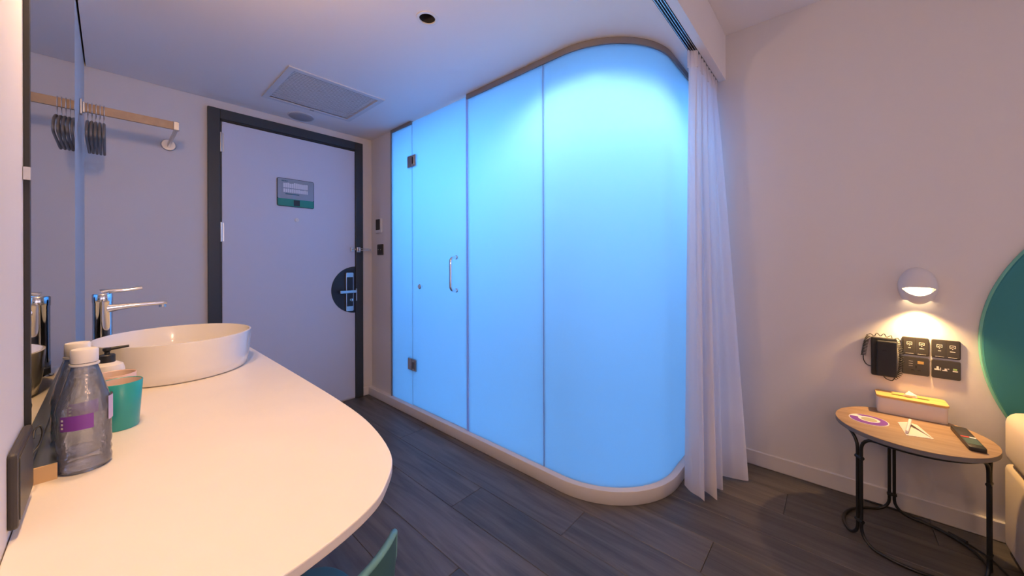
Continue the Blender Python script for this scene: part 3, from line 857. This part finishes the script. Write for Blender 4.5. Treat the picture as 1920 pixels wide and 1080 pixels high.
# ------------------------------------------------------------------ clothes rail and hangers
zr = 1.809; yr = 2.50
rl = thing('clothes_rail', 'light wood clothes rail on steel brackets in the corner by the door', 'clothes rail', (0.07, yr, zr - 0.02))
obj('bar', bx((XL + 0.004, yr - 0.006, zr - 0.020), (0.222, yr + 0.006, zr + 0.020), 0.002), M_rail, rl)
bm = nb(); box(bm, (0.214, yr - 0.009, zr - 0.0215), (0.238, yr + 0.012, zr + 0.0215), 0.003)
box(bm, (0.226, yr + 0.006, zr - 0.014), (0.236, YD - 0.006, zr + 0.014), 0.002)
obj('bracket_arm', bm, M_steel, rl)
bm = nb(); lathe(bm, [(0, 0), (0.034, 0), (0.034, 0.004), (0.030, 0.008), (0, 0.008)], (0, 0, 0), 32)
xform(bm, Matrix.Translation((0.231, zr, 0)))
obj('wall_flange', put(bm, on_door(YD)), M_steel, rl, True, 40)
bm = nb(); box(bm, (XL + 0.0005, yr - 0.014, zr - 0.034), (XL + 0.008, yr + 0.014, zr + 0.034), 0.002)
box(bm, (XL + 0.008, yr - 0.009, zr - 0.024), (XL + 0.016, yr + 0.009, zr + 0.024), 0.002)
obj('wall_bracket', bm, M_steel, rl)

def hanger(xh, ang):
    t = thing('clothes_hanger', '', 'hanger', (xh, yr, zr))
    bm = nb(); ring = [(xh, yr + 0.0115 * math.cos(a) , zr + 0.0255 * math.sin(a)) for a in [2 * PI * k / 20 for k in range(20)]]
    tube(bm, ring, 0.0016, 6, closed=True)
    obj('ring', bm, M_steel, t, True)
    bm = nb(); tube(bm, [(xh, yr, zr - 0.0265), (xh, yr, zr - 0.062)], 0.0016, 6); cyl(bm, (xh, yr, zr - 0.060), (xh, yr, zr - 0.068), 0.004, 10)
    obj('pin', bm, M_steel, t, True)
    body = smooth_pts([(0, 0, -0.066), (0, 0.045, -0.070), (0, 0.115, -0.095), (0, 0.165, -0.128), (0, 0.180, -0.150), (0, 0.168, -0.166), (0, 0.10, -0.170), (0, 0, -0.170), (0, -0.10, -0.170), (0, -0.168, -0.166), (0, -0.180, -0.150), (0, -0.165, -0.128), (0, -0.115, -0.095), (0, -0.045, -0.070)], 4, True)
    R = Matrix.Rotation(math.radians(ang), 3, 'Z')
    bm = nb(); tube(bm, [R @ p + Vector((xh, yr, zr)) for p in body], 0.0048, 7, closed=True)
    obj('body', bm, M_hang, t, True)
    return t
hl = ['grey hanger on the wood rail, nearest the mirror wall', 'grey hanger on the wood rail, second from the mirror wall', 'grey hanger on the wood rail, middle of the five',
      'grey hanger on the wood rail, fourth from the mirror wall', 'grey hanger on the wood rail, farthest from the mirror wall']
for (xh, an, lb) in zip((-0.066, -0.054, -0.042, -0.030, -0.018), (0, 0, 0, 0, 0), hl):
    tag(hanger(xh, an), lb, None, 'hangers on the clothes rail')

# ------------------------------------------------------------------ chair tucked at the rounded counter end
def chair():
    t = thing('shell_chair', 'teal chair tucked under the rounded end of the white counter', 'chair', (0.135, 0.64, 0))
    cx, cy = 0.145, 0.645
    seat = [(cx + 0.195 * (abs(math.cos(a)) ** 0.45) * (1 if math.cos(a) > 0 else -1), cy + 0.215 * (abs(math.sin(a)) ** 0.45) * (1 if math.sin(a) > 0 else -1)) for a in [2 * PI * k / 48 for k in range(48)]]
    obj('seat', prism(nb(), seat, 0.432, 0.450, 0.005), M_chair, t, True, 40)
    # curved back band, thin shell with a rolled mint rim
    bm = nb(); rim = []
    outer = []
    NB = 36
    for k in range(NB + 1):
        s = -1 + 2 * k / NB
        a = s * math.radians(54)
        ex = cx + 0.236 * math.sin(a)
        ey = 0.682 - 0.200 * math.cos(a) + 0.018 * max(0, abs(s) - 0.9) / 0.1; ex -= (0.012 if s > 0 else -0.012) * max(0, abs(s) - 0.95) / 0.05
        zt = 0.662 - 0.004 * s * s - 0.20 * max(0, abs(s) - 0.9) / 0.1 * 0.6
        outer.append((ex, ey, zt))
    rows = []
    for (ex, ey, zt) in outer:
        d = Vector((cx - ex, cy - 0.02 - ey, 0)); d.normalize()
        base_z = 0.452
        low = Vector((ex, ey, base_z)) + d * 0.018
        rows.append([bm.verts.new(low + d * 0.010), bm.verts.new(low), bm.verts.new((ex, ey, zt)), bm.verts.new(Vector((ex, ey, zt)) + d * 0.010)])
        rim.append(Vector((ex, ey, zt)) + d * 0.005)
    for a, b in zip(rows, rows[1:]):
        for q in range(4): bm.faces.new((a[q], b[q], b[(q + 1) % 4], a[(q + 1) % 4]))
    bm.faces.new(rows[0]); bm.faces.new(rows[-1][::-1])
    bmesh.ops.recalc_face_normals(bm, faces=bm.faces[:])
    obj('backrest', bm, M_chair, t, True, 40)
    bm = nb(); tube(bm, rim, 0.0058, 10)
    obj('rim', bm, M_chairrim, t, True)
    for sx_ in (-1, 1):
        for sy_ in (-1, 1):
            bm = nb(); tube(bm, [(cx + 0.15 * sx_, cy + 0.16 * sy_, 0.434), (cx + 0.17 * sx_, cy + 0.19 * sy_, 0.0)], [0.011, 0.008], 12)
            obj('leg', bm, M_blackm, t, True, 40)
chair()

# ------------------------------------------------------------------ bedside wall: sconce, phone, plates, headboard
RW = on_right(XR)
ly, lz_ = -0.268, 0.998
lm = thing('wall_sconce', 'round white bedside wall lamp glowing warm above the switches', 'wall lamp', (XR, ly, lz_ - 0.06))
obj('back_plate', put(xform(lathe(nb(), [(0, 0), (0.046, 0), (0.046, 0.008), (0, 0.008)], (0, 0, 0), 40), Matrix.Translation((ly, lz_, 0))), RW), M_lamp, lm, True, 40)
# eye-shaped dome shell: rounded disc with a smiling slot on its lower front and an open underside
bm = nb()
NA, NR = 160, 70
SRY, SRZ, SD = 0.058, 0.083, 0.055
def dome(a, q, inset=0.0):
    th_ = q * PI / 2
    rr_ = math.sin(th_) ** 0.75
    w = 0.0005 + (SD - inset) * (math.cos(th_) ** 0.8)
    return Vector((ly + SRY * rr_ * math.cos(a), lz_ + SRZ * rr_ * math.sin(a), w))
grid = [[bm.verts.new(dome(2 * PI * i / NA, j / NR)) for i in range(NA)] for j in range(1, NR + 1)]
top = bm.verts.new(dome(0, 0))
def cut(c):
    u, v, w = c.x - ly, c.y - lz_, c.z
    # slot between an upper, slightly sagging lip and a lower smile; then open below at the wall
    q_ = min(1, abs(u) / 0.050); up = -0.008 + 0.010 * (1 - q_ ** 3) - 0.003 * (1 - q_) ** 2
    lo_ = -0.008 - 0.029 * (1 - q_ ** 2)
    if abs(u) < 0.050 and lo_ < v < up and w > 0.012: return True
    if v < -0.058 and w < 0.034 and abs(u) < 0.044: return True
    return False
for i in range(NA):
    f = (top, grid[0][i], grid[0][(i + 1) % NA])
    if not cut(sum((q.co for q in f), Vector()) / 3): bm.faces.new(f)
    for j in range(NR - 1):
        f = (grid[j][i], grid[j + 1][i], grid[j + 1][(i + 1) % NA], grid[j][(i + 1) % NA])
        if not cut(sum((q.co for q in f), Vector()) / 4): bm.faces.new(f)
bmesh.ops.delete(bm, geom=[v for v in bm.verts if not v.link_faces], context='VERTS')
so = obj('shade', put(bm, RW), M_lamp, lm, True)
md = so.modifiers.new('wall', 'SOLIDIFY'); md.thickness = 0.002; md.offset = 0
bm = nb(); lathe(bm, [(0, -0.020), (0.014, -0.016), (0.020, -0.006), (0.020, 0.004), (0.012, 0.014), (0, 0.017)], (XR - 0.028, ly, lz_ - 0.018), 28, 1.0, 1.9)
obj('bulb', bm, M_glow, lm, True)
lamp('sconce_light', 'SPOT', (XR - 0.046, ly, lz_ - 0.082), SCONCE_W, SCONCE_COL, (XR - 0.110, ly, 0.4), spot_size=math.radians(128), spot_blend=1.0, shadow_soft_size=0.012)

# telephone with coiled cord
ph = thing('wall_phone', 'black wall telephone with coiled cord beside the switch plates', 'telephone', (XR, -0.165, 0.59))
obj('base', put(prism(nb(), rrect(-0.206, 0.590, -0.124, 0.762, 0.005), 0, 0.024, 0.003), RW), M_black, ph)
obj('handset', put(prism(nb(), rrect(-0.204, 0.594, -0.140, 0.752, 0.005), 0.024, 0.046, 0.004), RW), M_black, ph)
obj('handset_logo', put(prism(nb(), rrect(-0.172, 0.708, -0.158, 0.714, 0.002), 0.046, 0.0465), RW), M_dark, ph)
def coil(path, turns, r):
    p = smooth_pts(path, 12); n = len(p)
    L_ = [0]
    for a, b in zip(p, p[1:]): L_.append(L_[-1] + (b - a).length)
    tot = L_[-1]; out = []; N = turns * 12
    for k in range(N + 1):
        s = tot * k / N
        j = max(i for i in range(n) if L_[i] <= s + 1e-9); j = min(j, n - 2)
        t_ = (s - L_[j]) / max(1e-9, L_[j + 1] - L_[j])
        c = p[j].lerp(p[j + 1], t_); d = (p[j + 1] - p[j]).normalized()
        nx = Vector((-d.y, d.x, 0))
        if nx.length < 1e-5: nx = Vector((1, 0, 0))
        nx.normalize(); nz = d.cross(nx)
        a = 2 * PI * turns * k / N
        out.append(c + nx * r * math.cos(a) + nz * r * math.sin(a))
    return out
cord = coil([(-0.198, 0.585, 0.012), (-0.214, 0.610, 0.014), (-0.219, 0.66, 0.015), (-0.217, 0.71, 0.015), (-0.210, 0.752, 0.014)], 22, 0.0075)
cord += coil([(-0.205, 0.762, 0.016), (-0.18, 0.772, 0.018), (-0.15, 0.776, 0.018), (-0.122, 0.770, 0.016)], 4, 0.006)
cord += coil([(-0.116, 0.766, 0.012), (-0.108, 0.74, 0.012), (-0.103, 0.71, 0.012), (-0.098, 0.672, 0.012)], 14, 0.0075)
bm = nb(); tube(bm, cord, 0.0016, 5)
tube(bm, smooth_pts([(-0.098, 0.672, 0.012), (-0.100, 0.65, 0.012), (-0.110, 0.632, 0.012), (-0.126, 0.626, 0.012)], 5), 0.0018, 6)
tube(bm, smooth_pts([(-0.198, 0.585, 0.012), (-0.19, 0.573, 0.012), (-0.172, 0.578, 0.012), (-0.162, 0.592, 0.012)], 5), 0.0018, 6)
obj('coiled_cord', put(bm, RW), M_black, ph, True)

# four square plates
def plate_base(label, u0, v0, nm):
    t = thing(nm, label, 'switch' if 'switch' in nm else ('socket' if 'socket' in nm else 'switch'), (XR, u0 + 0.04, v0), 'dark plates under the wall lamp')
    obj('plate', put(prism(nb(), rrect(u0, v0, u0 + 0.080, v0 + 0.078, 0.006), 0, 0.007, 0.0015), RW), M_plate, t)
    return t
def mark(t, nm, rects, m=None, w=0.007):
    bm = nb()
    for (a, b, c, d) in rects: box(bm, (a, b, w), (c, d, w + 0.0005))
    return obj(nm, put(bm, RW), m or M_icon, t)
def lamp_icon(u, v, s=1.0):
    # outlined lamp head with a drop below; u runs along world Y so mirrored signs do not matter
    return [(u - 0.008 * s, v + 0.006, u + 0.008 * s, v + 0.0075), (u - 0.008 * s, v - 0.003, u - 0.0065 * s, v + 0.006), (u + 0.0065 * s, v - 0.003, u + 0.008 * s, v + 0.006),
            (u - 0.008 * s, v - 0.0045, u - 0.003 * s, v - 0.003), (u + 0.003 * s, v - 0.0045, u + 0.008 * s, v - 0.003), (u - 0.0015, v - 0.009, u + 0.0015, v - 0.005),
            (u - 0.004 * s, v + 0.0005, u + 0.001 * s, v + 0.002), (u + 0.001, v - 0.002, u + 0.004 * s, v)]
UA, UB = -0.302, -0.388      # plate columns (near phone, near headboard)
VT, VB = 0.698, 0.612
for (u0, lb) in ((UA, 'dark double switch with lamp icons, top row beside the telephone'), (UB, 'dark double switch with lamp icons, top row nearest the headboard')):
    t = plate_base(lb, u0, VT, 'light_switch')
    for k in (0, 1):
        uc = u0 + 0.022 + 0.036 * k
        r_ = obj('rocker', put(prism(nb(), rrect(u0 + 0.0035 + 0.0365 * k, VT + 0.004, u0 + 0.0395 + 0.0365 * k, VT + 0.074, 0.003), 0.007, 0.0085), RW), M_plate, t)
        mark(r_, 'icon', lamp_icon(uc, VT + 0.050), None, 0.0085)
        mark(r_, 'caption', [(uc - 0.007 + 0.003 * k, VT + 0.030, uc + 0.007 - 0.003 * k, VT + 0.0325)], None, 0.0085)
        mark(r_, 'edge_mark', [(uc - 0.012, VT + 0.006, uc + 0.012, VT + 0.0072)], None, 0.0085)
t = plate_base('dark three pin socket with amber switch, below the lamp switches', UA, VB, 'wall_socket')
mark(t, 'usb_mark', [(UA + 0.048, VB + 0.058 - 0.010 * k, UA + 0.060, VB + 0.0595 - 0.010 * k) for k in range(3)], M_pipegrey)
mark(t, 'rocker', [(UA + 0.016, VB + 0.050, UA + 0.034, VB + 0.062)], M_amber)
mark(t, 'pin_hole', [(UA + 0.036, VB + 0.030, UA + 0.041, VB + 0.042), (UA + 0.044, VB + 0.020, UA + 0.053, VB + 0.024), (UA + 0.025, VB + 0.020, UA + 0.034, VB + 0.024)], M_dark)
t = plate_base('dark plate with a row of pale icons, bottom row nearest the headboard', UB, VB, 'light_switch')
mark(t, 'icon', [(UB + 0.058, VB + 0.034, UB + 0.072, VB + 0.040), (UB + 0.060, VB + 0.040, UB + 0.066, VB + 0.050), (UB + 0.054, VB + 0.034, UB + 0.056, VB + 0.046)])
mark(t, 'icon', [(UB + 0.036, VB + 0.034, UB + 0.050, VB + 0.037), (UB + 0.038, VB + 0.037, UB + 0.044, VB + 0.044), (UB + 0.031, VB + 0.042, UB + 0.036, VB + 0.045)])
mark(t, 'icon', [(UB + 0.008, VB + 0.034, UB + 0.022, VB + 0.039)])
mark(t, 'icon', [(UB + 0.010, VB + 0.041, UB + 0.021, VB + 0.048)], M_icong)

# round headboard
HBY, HBZ, HBR = -1.105, 0.785, 0.672
hb = thing('round_headboard', 'large round teal padded headboard on the bed wall', 'headboard', (XR, HBY, HBZ - HBR))
bm = nb(); lathe(bm, [(0, 0.0), (HBR, 0.0), (HBR, 0.010), (HBR - 0.003, 0.014), (HBR - 0.007, 0.015), (0, 0.015)], (0, 0, 0), 160)
xform(bm, Matrix.Translation((HBY, HBZ, 0.001))); obj('edge_band', put(bm, RW), M_headedge, hb, True, 30)
bm = nb(); lathe(bm, [(HBR - 0.006, 0.015), (HBR - 0.010, 0.020), (HBR - 0.03, 0.024), (HBR * 0.5, 0.027), (0, 0.028)], (0, 0, 0), 160)
xform(bm, Matrix.Translation((HBY, HBZ, 0))); obj('pad', put(bm, RW), M_head, hb, True, 30)

# ------------------------------------------------------------------ bed (only its corner shows)
bd = thing('bed', 'cream upholstered bed beside the small round table', 'bed', (1.25, -1.25, 0))
BY = -0.482
obj('base', bx((0.35, -2.05, 0.02), (XR - 0.060, BY, 0.34), 0.02, 3), M_bedfab, bd, True, 40)
obj('mattress', bx((0.36, -2.04, 0.342), (XR - 0.060, BY + 0.004, 0.545), 0.045, 4), M_bedfab, bd, True, 40)
for (yy) in (-0.95, -1.62):
    bm = nb(); bmesh.ops.create_uvsphere(bm, u_segments=32, v_segments=16, radius=1)
    for v in bm.verts:
        q = v.co.copy()
        sx_ = (abs(q.x) ** 0.55) * (1 if q.x >= 0 else -1); sy_ = (abs(q.y) ** 0.55) * (1 if q.y >= 0 else -1)
        v.co = Vector((2.09 + 0.155 * sx_, yy + 0.30 * sy_, 0.62 + 0.07 * q.z))
    pl = obj('pillow', bm, M_linen, None, True)
    tag(pl, 'white pillow on the bed, ' + ('nearer the small round table' if yy > -1.2 else 'farther from the small round table'), 'pillow', 'pillows on the bed')
# duvet with a hanging side
bm = nb(); rows = []
prof = [(-1.35, 0.575), (-0.70, 0.578), (-0.50, 0.574), (-0.462, 0.555), (-0.447, 0.51), (-0.440, 0.42), (-0.432, 0.32), (-0.428, 0.20)]
NXD = 60
for i in range(NXD + 1):
    xx = 0.33 + (1.915 - 0.33) * i / NXD
    e = min(1, (NXD - i) / 3.0)
    rows.append([bm.verts.new((xx + (0.012 * math.sin(k) if i == NXD else 0), y_ + 0.016 * math.sin(xx * 17 + k * 0.5) * (k / 7) * 1.0 - (1 - e) * 0.012, z_ - (1 - e) * 0.018 + (0.012 * math.sin(xx * 11) if k == 7 else 0))) for k, (y_, z_) in enumerate(prof)])
for a, b in zip(rows, rows[1:]):
    for k in range(len(prof) - 1): bm.faces.new((a[k], a[k + 1], b[k + 1], b[k]))
bmesh.ops.recalc_face_normals(bm, faces=bm.faces[:])
dv = obj('duvet', bm, M_linen, None, True)
md = dv.modifiers.new('thickness', 'SOLIDIFY'); md.thickness = 0.02; md.offset = -1
tag(dv, 'white duvet hanging over the side of the bed', 'duvet')

# ------------------------------------------------------------------ round wire table
TX, TY, TR, TZ = 2.102, -0.218, 0.217, 0.450
tb = thing('side_table', 'small round wood top side table on bent black wire legs', 'side table', (TX, TY, 0))
bm = nb(); lathe(bm, [(0, 0.0165), (TR - 0.0005, 0.0165), (TR - 0.0005, 0.018), (0, 0.018)], (TX, TY, TZ - 0.018), 96)
obj('table_top', bm, M_tabtop, tb, True, 30)
bm = nb(); lathe(bm, [(0, 0), (TR - 0.003, 0), (TR, 0.002), (TR, 0.0162), (0, 0.0162)], (TX, TY, TZ - 0.018), 96)
obj('top_edge', bm, M_tabedge, tb, True, 30)
RL = 0.192
def loop_frame(a0, a1):
    """rounded rectangle of rod bent round the circle between two leg angles"""
    g = math.radians(2.3)
    A0, A1 = math.radians(a0) + g, math.radians(a1) - g
    ztop, zbot, cr = TZ - 0.026, 0.008, 0.055
    ca = cr / RL
    P = []
    def pt(a, z): P.append((TX + RL * math.cos(a), TY + RL * math.sin(a), z))
    for k in range(15): pt(A0 + ca + (A1 - A0 - 2 * ca) * k / 14, zbot)
    for k in range(1, 7): t_ = PI / 2 * k / 6; pt(A1 - ca + ca * math.sin(t_), zbot + cr * (1 - math.cos(t_)))
    for k in range(1, 6): pt(A1, zbot + cr + (ztop - zbot - 2 * cr) * k / 6)
    for k in range(0, 7): t_ = PI / 2 * k / 6; pt(A1 - ca + ca * math.cos(t_), ztop - cr + cr * math.sin(t_))
    for k in range(1, 15): pt(A1 - ca - (A1 - A0 - 2 * ca) * k / 14, ztop)
    for k in range(1, 7): t_ = PI / 2 * k / 6; pt(A0 + ca - ca * math.sin(t_), ztop - cr + cr * math.cos(t_))
    for k in range(1, 6): pt(A0, ztop - cr - (ztop - zbot - 2 * cr) * k / 6)
    for k in range(0, 6): t_ = PI / 2 * k / 6; pt(A0 + ca - ca * math.cos(t_), zbot + cr - cr * math.sin(t_))
    return P
LA = (10, 130, 250)
for k in range(3):
    bm = nb(); tube(bm, loop_frame(LA[k], LA[k] + 120), 0.0057, 10, closed=True)
    obj('wire_leg_frame', bm, M_blackm, tb, True)
for a in LA:
    for z in (0.335, 0.085):
        ar = math.radians(a); d = Vector((-math.sin(ar), math.cos(ar), 0)); c = Vector((TX + RL * math.cos(ar), TY + RL * math.sin(ar), z))
        bm = nb(); cyl(bm, c - d * 0.0145, c + d * 0.0145, 0.0072, 14)
        obj('clamp', bm, M_blackm, tb, True, 40)

# on the table
tbx = thing('tissue_box', 'white tissue box with wood lid on the round table', 'tissue box', (2.292, -0.238, TZ))
bm = nb(); prism(bm, rrect(2.245, -0.340, 2.338, -0.138, 0.012), TZ, TZ + 0.066, 0.002); obj('box_body', bm, M_boxw, tbx, True, 40)
bm = nb(); prism(bm, rrect(2.242, -0.343, 2.341, -0.135, 0.013), TZ + 0.0665, TZ + 0.076, 0.002); obj('lid', bm, M_lid, tbx, True, 40)
bm = nb(); prism(bm, rrect(2.283, -0.295, 2.299, -0.183, 0.0078), TZ + 0.0755, TZ + 0.0765); obj('lid_slot', bm, M_slot, tbx)
bm = nb()
base_ = [bm.verts.new((2.291 + 0.008 * math.cos(a), -0.239 + 0.022 * math.sin(a), TZ + 0.0765)) for a in [2 * PI * k / 12 for k in range(12)]]
mid_ = [bm.verts.new((2.290 + 0.014 * math.cos(a + 0.2), -0.239 + (0.016 + 0.004 * math.sin(3 * a)) * math.sin(a), TZ + 0.087)) for a in [2 * PI * k / 12 for k in range(12)]]
tp_ = bm.verts.new((2.294, -0.236, TZ + 0.101))
for k in range(12):
    bm.faces.new((base_[k], base_[(k + 1) % 12], mid_[(k + 1) % 12], mid_[k])); bm.faces.new((mid_[k], mid_[(k + 1) % 12], tp_))
obj('tissue', bm, M_tissue, tbx)

cs = thing('round_card', 'purple and white round card lying on the wood table', 'card', (2.102, -0.103, TZ))
bm = nb(); prism(bm, circ(2.102, -0.103, 0.060, 48), TZ, TZ + 0.0012); obj('disc', bm, M_labelw, cs)
bm = nb()
ringo, ringi = circ(2.102, -0.103, 0.057, 48), circ(2.108, -0.105, 0.033, 48)
a_ = [bm.verts.new((*p, TZ + 0.0016)) for p in ringo]; b_ = [bm.verts.new((*p, TZ + 0.0016)) for p in ringi]
for k in range(48):
    if 5 <= k <= 9: continue
    bm.faces.new((a_[k], a_[(k + 1) % 48], b_[(k + 1) % 48], b_[k]))
obj('purple_ring', bm, M_purple, cs)
bm = nb(); prism(bm, circ(2.106, -0.105, 0.024, 32), TZ + 0.0012, TZ + 0.0015); obj('centre_spot', bm, mat('card_olive', (0.42, 0.40, 0.26), 0.6), cs)

cd = thing('folded_card', 'small folded cream card with a pen on the round table', 'card', (2.095, -0.225, TZ))
bm = nb()
qa = [(2.150, -0.190), (2.010, -0.200), (2.033, -0.272), (2.165, -0.245)]
prism(bm, qa, TZ, TZ + 0.0015); obj('sheet', bm, M_card, cd)
bm = nb()
v = [bm.verts.new(p) for p in ((2.150, -0.190, TZ + 0.0018), (2.012, -0.203, TZ + 0.0018), (2.145, -0.218, TZ + 0.012))]
bm.faces.new(v)
v = [bm.verts.new(p) for p in ((2.036, -0.268, TZ + 0.0018), (2.163, -0.243, TZ + 0.0018), (2.145, -0.218, TZ + 0.012))]
bm.faces.new(v)
obj('folded_flap', bm, M_card, cd)
bm = nb(); tube(bm, [(2.030, -0.204, TZ + 0.0080), (2.160, -0.226, TZ + 0.0165)], [0.0045, 0.0050], 12)
obj('roll', bm, M_labelw, cd, True, 40)

rm = thing('remote_control', 'black remote control with a red stripe on the round table', 'remote', (2.10, -0.363, TZ))
def remote_box(x0_, x1_, w0, z0_, z1_, r_): return prism(nb(), rrect(x0_, -w0, x1_, w0, r_), z0_, z1_, 0.002)
RM = Matrix.Translation((2.10, -0.362, TZ)) @ Matrix.Rotation(math.radians(3), 4, 'Z')
obj('body', xform(remote_box(-0.105, 0.105, 0.0205, 0.0, 0.015, 0.008), RM), M_remote, rm, True, 40)
obj('red_key', xform(prism(nb(), rrect(-0.012, -0.002, 0.000, 0.018, 0.001), 0.015, 0.0158), RM), M_red, rm)
obj('pale_key', xform(prism(nb(), rrect(-0.012, -0.018, 0.000, -0.003, 0.001), 0.015, 0.0158), RM), M_labelw, rm)
obj('key_panel', xform(prism(nb(), rrect(-0.075, -0.017, -0.018, 0.017, 0.002), 0.015, 0.0155), RM), M_gteal, rm)

# power lead on the floor behind the table
pc_ = thing('power_lead', 'black power lead lying on the floor behind the round table', 'cable', (2.25, -0.2, 0))
bm = nb(); tube(bm, smooth_pts([(2.330, -0.10, 0.004), (2.332, -0.20, 0.004), (2.300, -0.29, 0.004), (2.262, -0.35, 0.004), (2.215, -0.405, 0.004), (2.15, -0.44, 0.004), (2.05, -0.46, 0.004), (1.90, -0.47, 0.004)], 8), 0.0035, 8)
obj('cord', bm, M_black, pc_, True)
bm = nb(); tube(bm, [(2.268, -0.342, 0.007), (2.236, -0.383, 0.007)], 0.0068, 12)
obj('connector', bm, M_black, pc_, True, 40)

# ------------------------------------------------------------------ counter light, and fill lamps added outside the frame
CLX, CLY = 0.04, 0.58
downlight('counter_downlight', 'warm recessed ceiling light directly above the counter', CLX, CLY, ZC, 0.040, M_glowc)
lamp('counter_light', 'SPOT', (CLX, CLY, ZC - 0.016), COUNTER_W, COUNTER_COL, (CLX + 0.05, CLY + 0.35, 0), spot_size=math.radians(125), spot_blend=0.7, shadow_soft_size=0.035)
cl = thing('fill_ceiling_lamp', 'round white flush ceiling lamp added in the bedroom for fill', 'ceiling light', (1.0, -2.0, ZB - 0.07))  # out of view, added to lift the ambient level
bm = nb(); lathe(bm, [(0, 0.010), (0.16, 0.012), (0.19, 0.030), (0.19, 0.055), (0, 0.055)], (1.0, -2.0, ZB - 0.07), 48); obj('diffuser', bm, M_glowr, cl, True, 40)
bm = nb(); lathe(bm, [(0, 0.0552), (0.20, 0.0552), (0.20, 0.0695), (0, 0.0695)], (1.0, -2.0, ZB - 0.07), 48); obj('base', bm, M_white, cl, True, 40)
lamp('bedroom_fill', 'AREA', (1.0, -2.0, ZB - 0.075), BEDROOM_FILL_W, BEDROOM_FILL_COL, (1.0, -2.0, 0), shape='DISK', size=0.38)

# floor lamp added behind the camera as warm fill for wall and ceiling
flx, fly, flz = 0.25, -0.30, 1.20
tl = thing('fill_floor_lamp', 'slim black floor lamp with a glowing globe, added for fill', 'floor lamp', (flx, fly, 0))
bm = nb(); lathe(bm, [(0, 0), (0.11, 0), (0.11, 0.010), (0.02, 0.018), (0.009, 0.03), (0.009, flz - 0.075), (0.03, flz - 0.068), (0, flz - 0.062)], (flx, fly, 0.0), 32)
obj('stand', bm, M_blackm, tl, True, 40)
bm = nb(); bmesh.ops.create_uvsphere(bm, u_segments=28, v_segments=16, radius=0.07); xform(bm, Matrix.Translation((flx, fly, flz)))
obj('globe', bm, mat('floor_fill_glow', (1, 0.9, 0.8), 0.5, emit=FLOOR_FILL_COL, estr=FLOOR_FILL_STRENGTH), tl, True)

# small globe added over the counter, above the frame, to warm the ceiling
pgx, pgy, pgz = 0.04, 1.08, 1.77
pl_ = thing('fill_pendant', 'small glowing globe added over the counter as fill for the ceiling', 'pendant lamp', (pgx, pgy, pgz - 0.045))
bm = nb(); bmesh.ops.create_uvsphere(bm, u_segments=24, v_segments=14, radius=0.045); xform(bm, Matrix.Translation((pgx, pgy, pgz)))
obj('globe', bm, mat('pendant_fill_glow', (1, 0.9, 0.8), 0.5, emit=PENDANT_FILL_COL, estr=PENDANT_FILL_STRENGTH), pl_, True)
bm = nb(); cyl(bm, (pgx, pgy, pgz + 0.044), (pgx, pgy, ZC - 0.014), 0.003, 10); obj('cord', bm, M_black, pl_, True)
bm = nb(); cyl(bm, (pgx, pgy, ZC - 0.014), (pgx, pgy, ZC - 0.0005), 0.03, 24); obj('canopy', bm, M_black, pl_, True, 40)
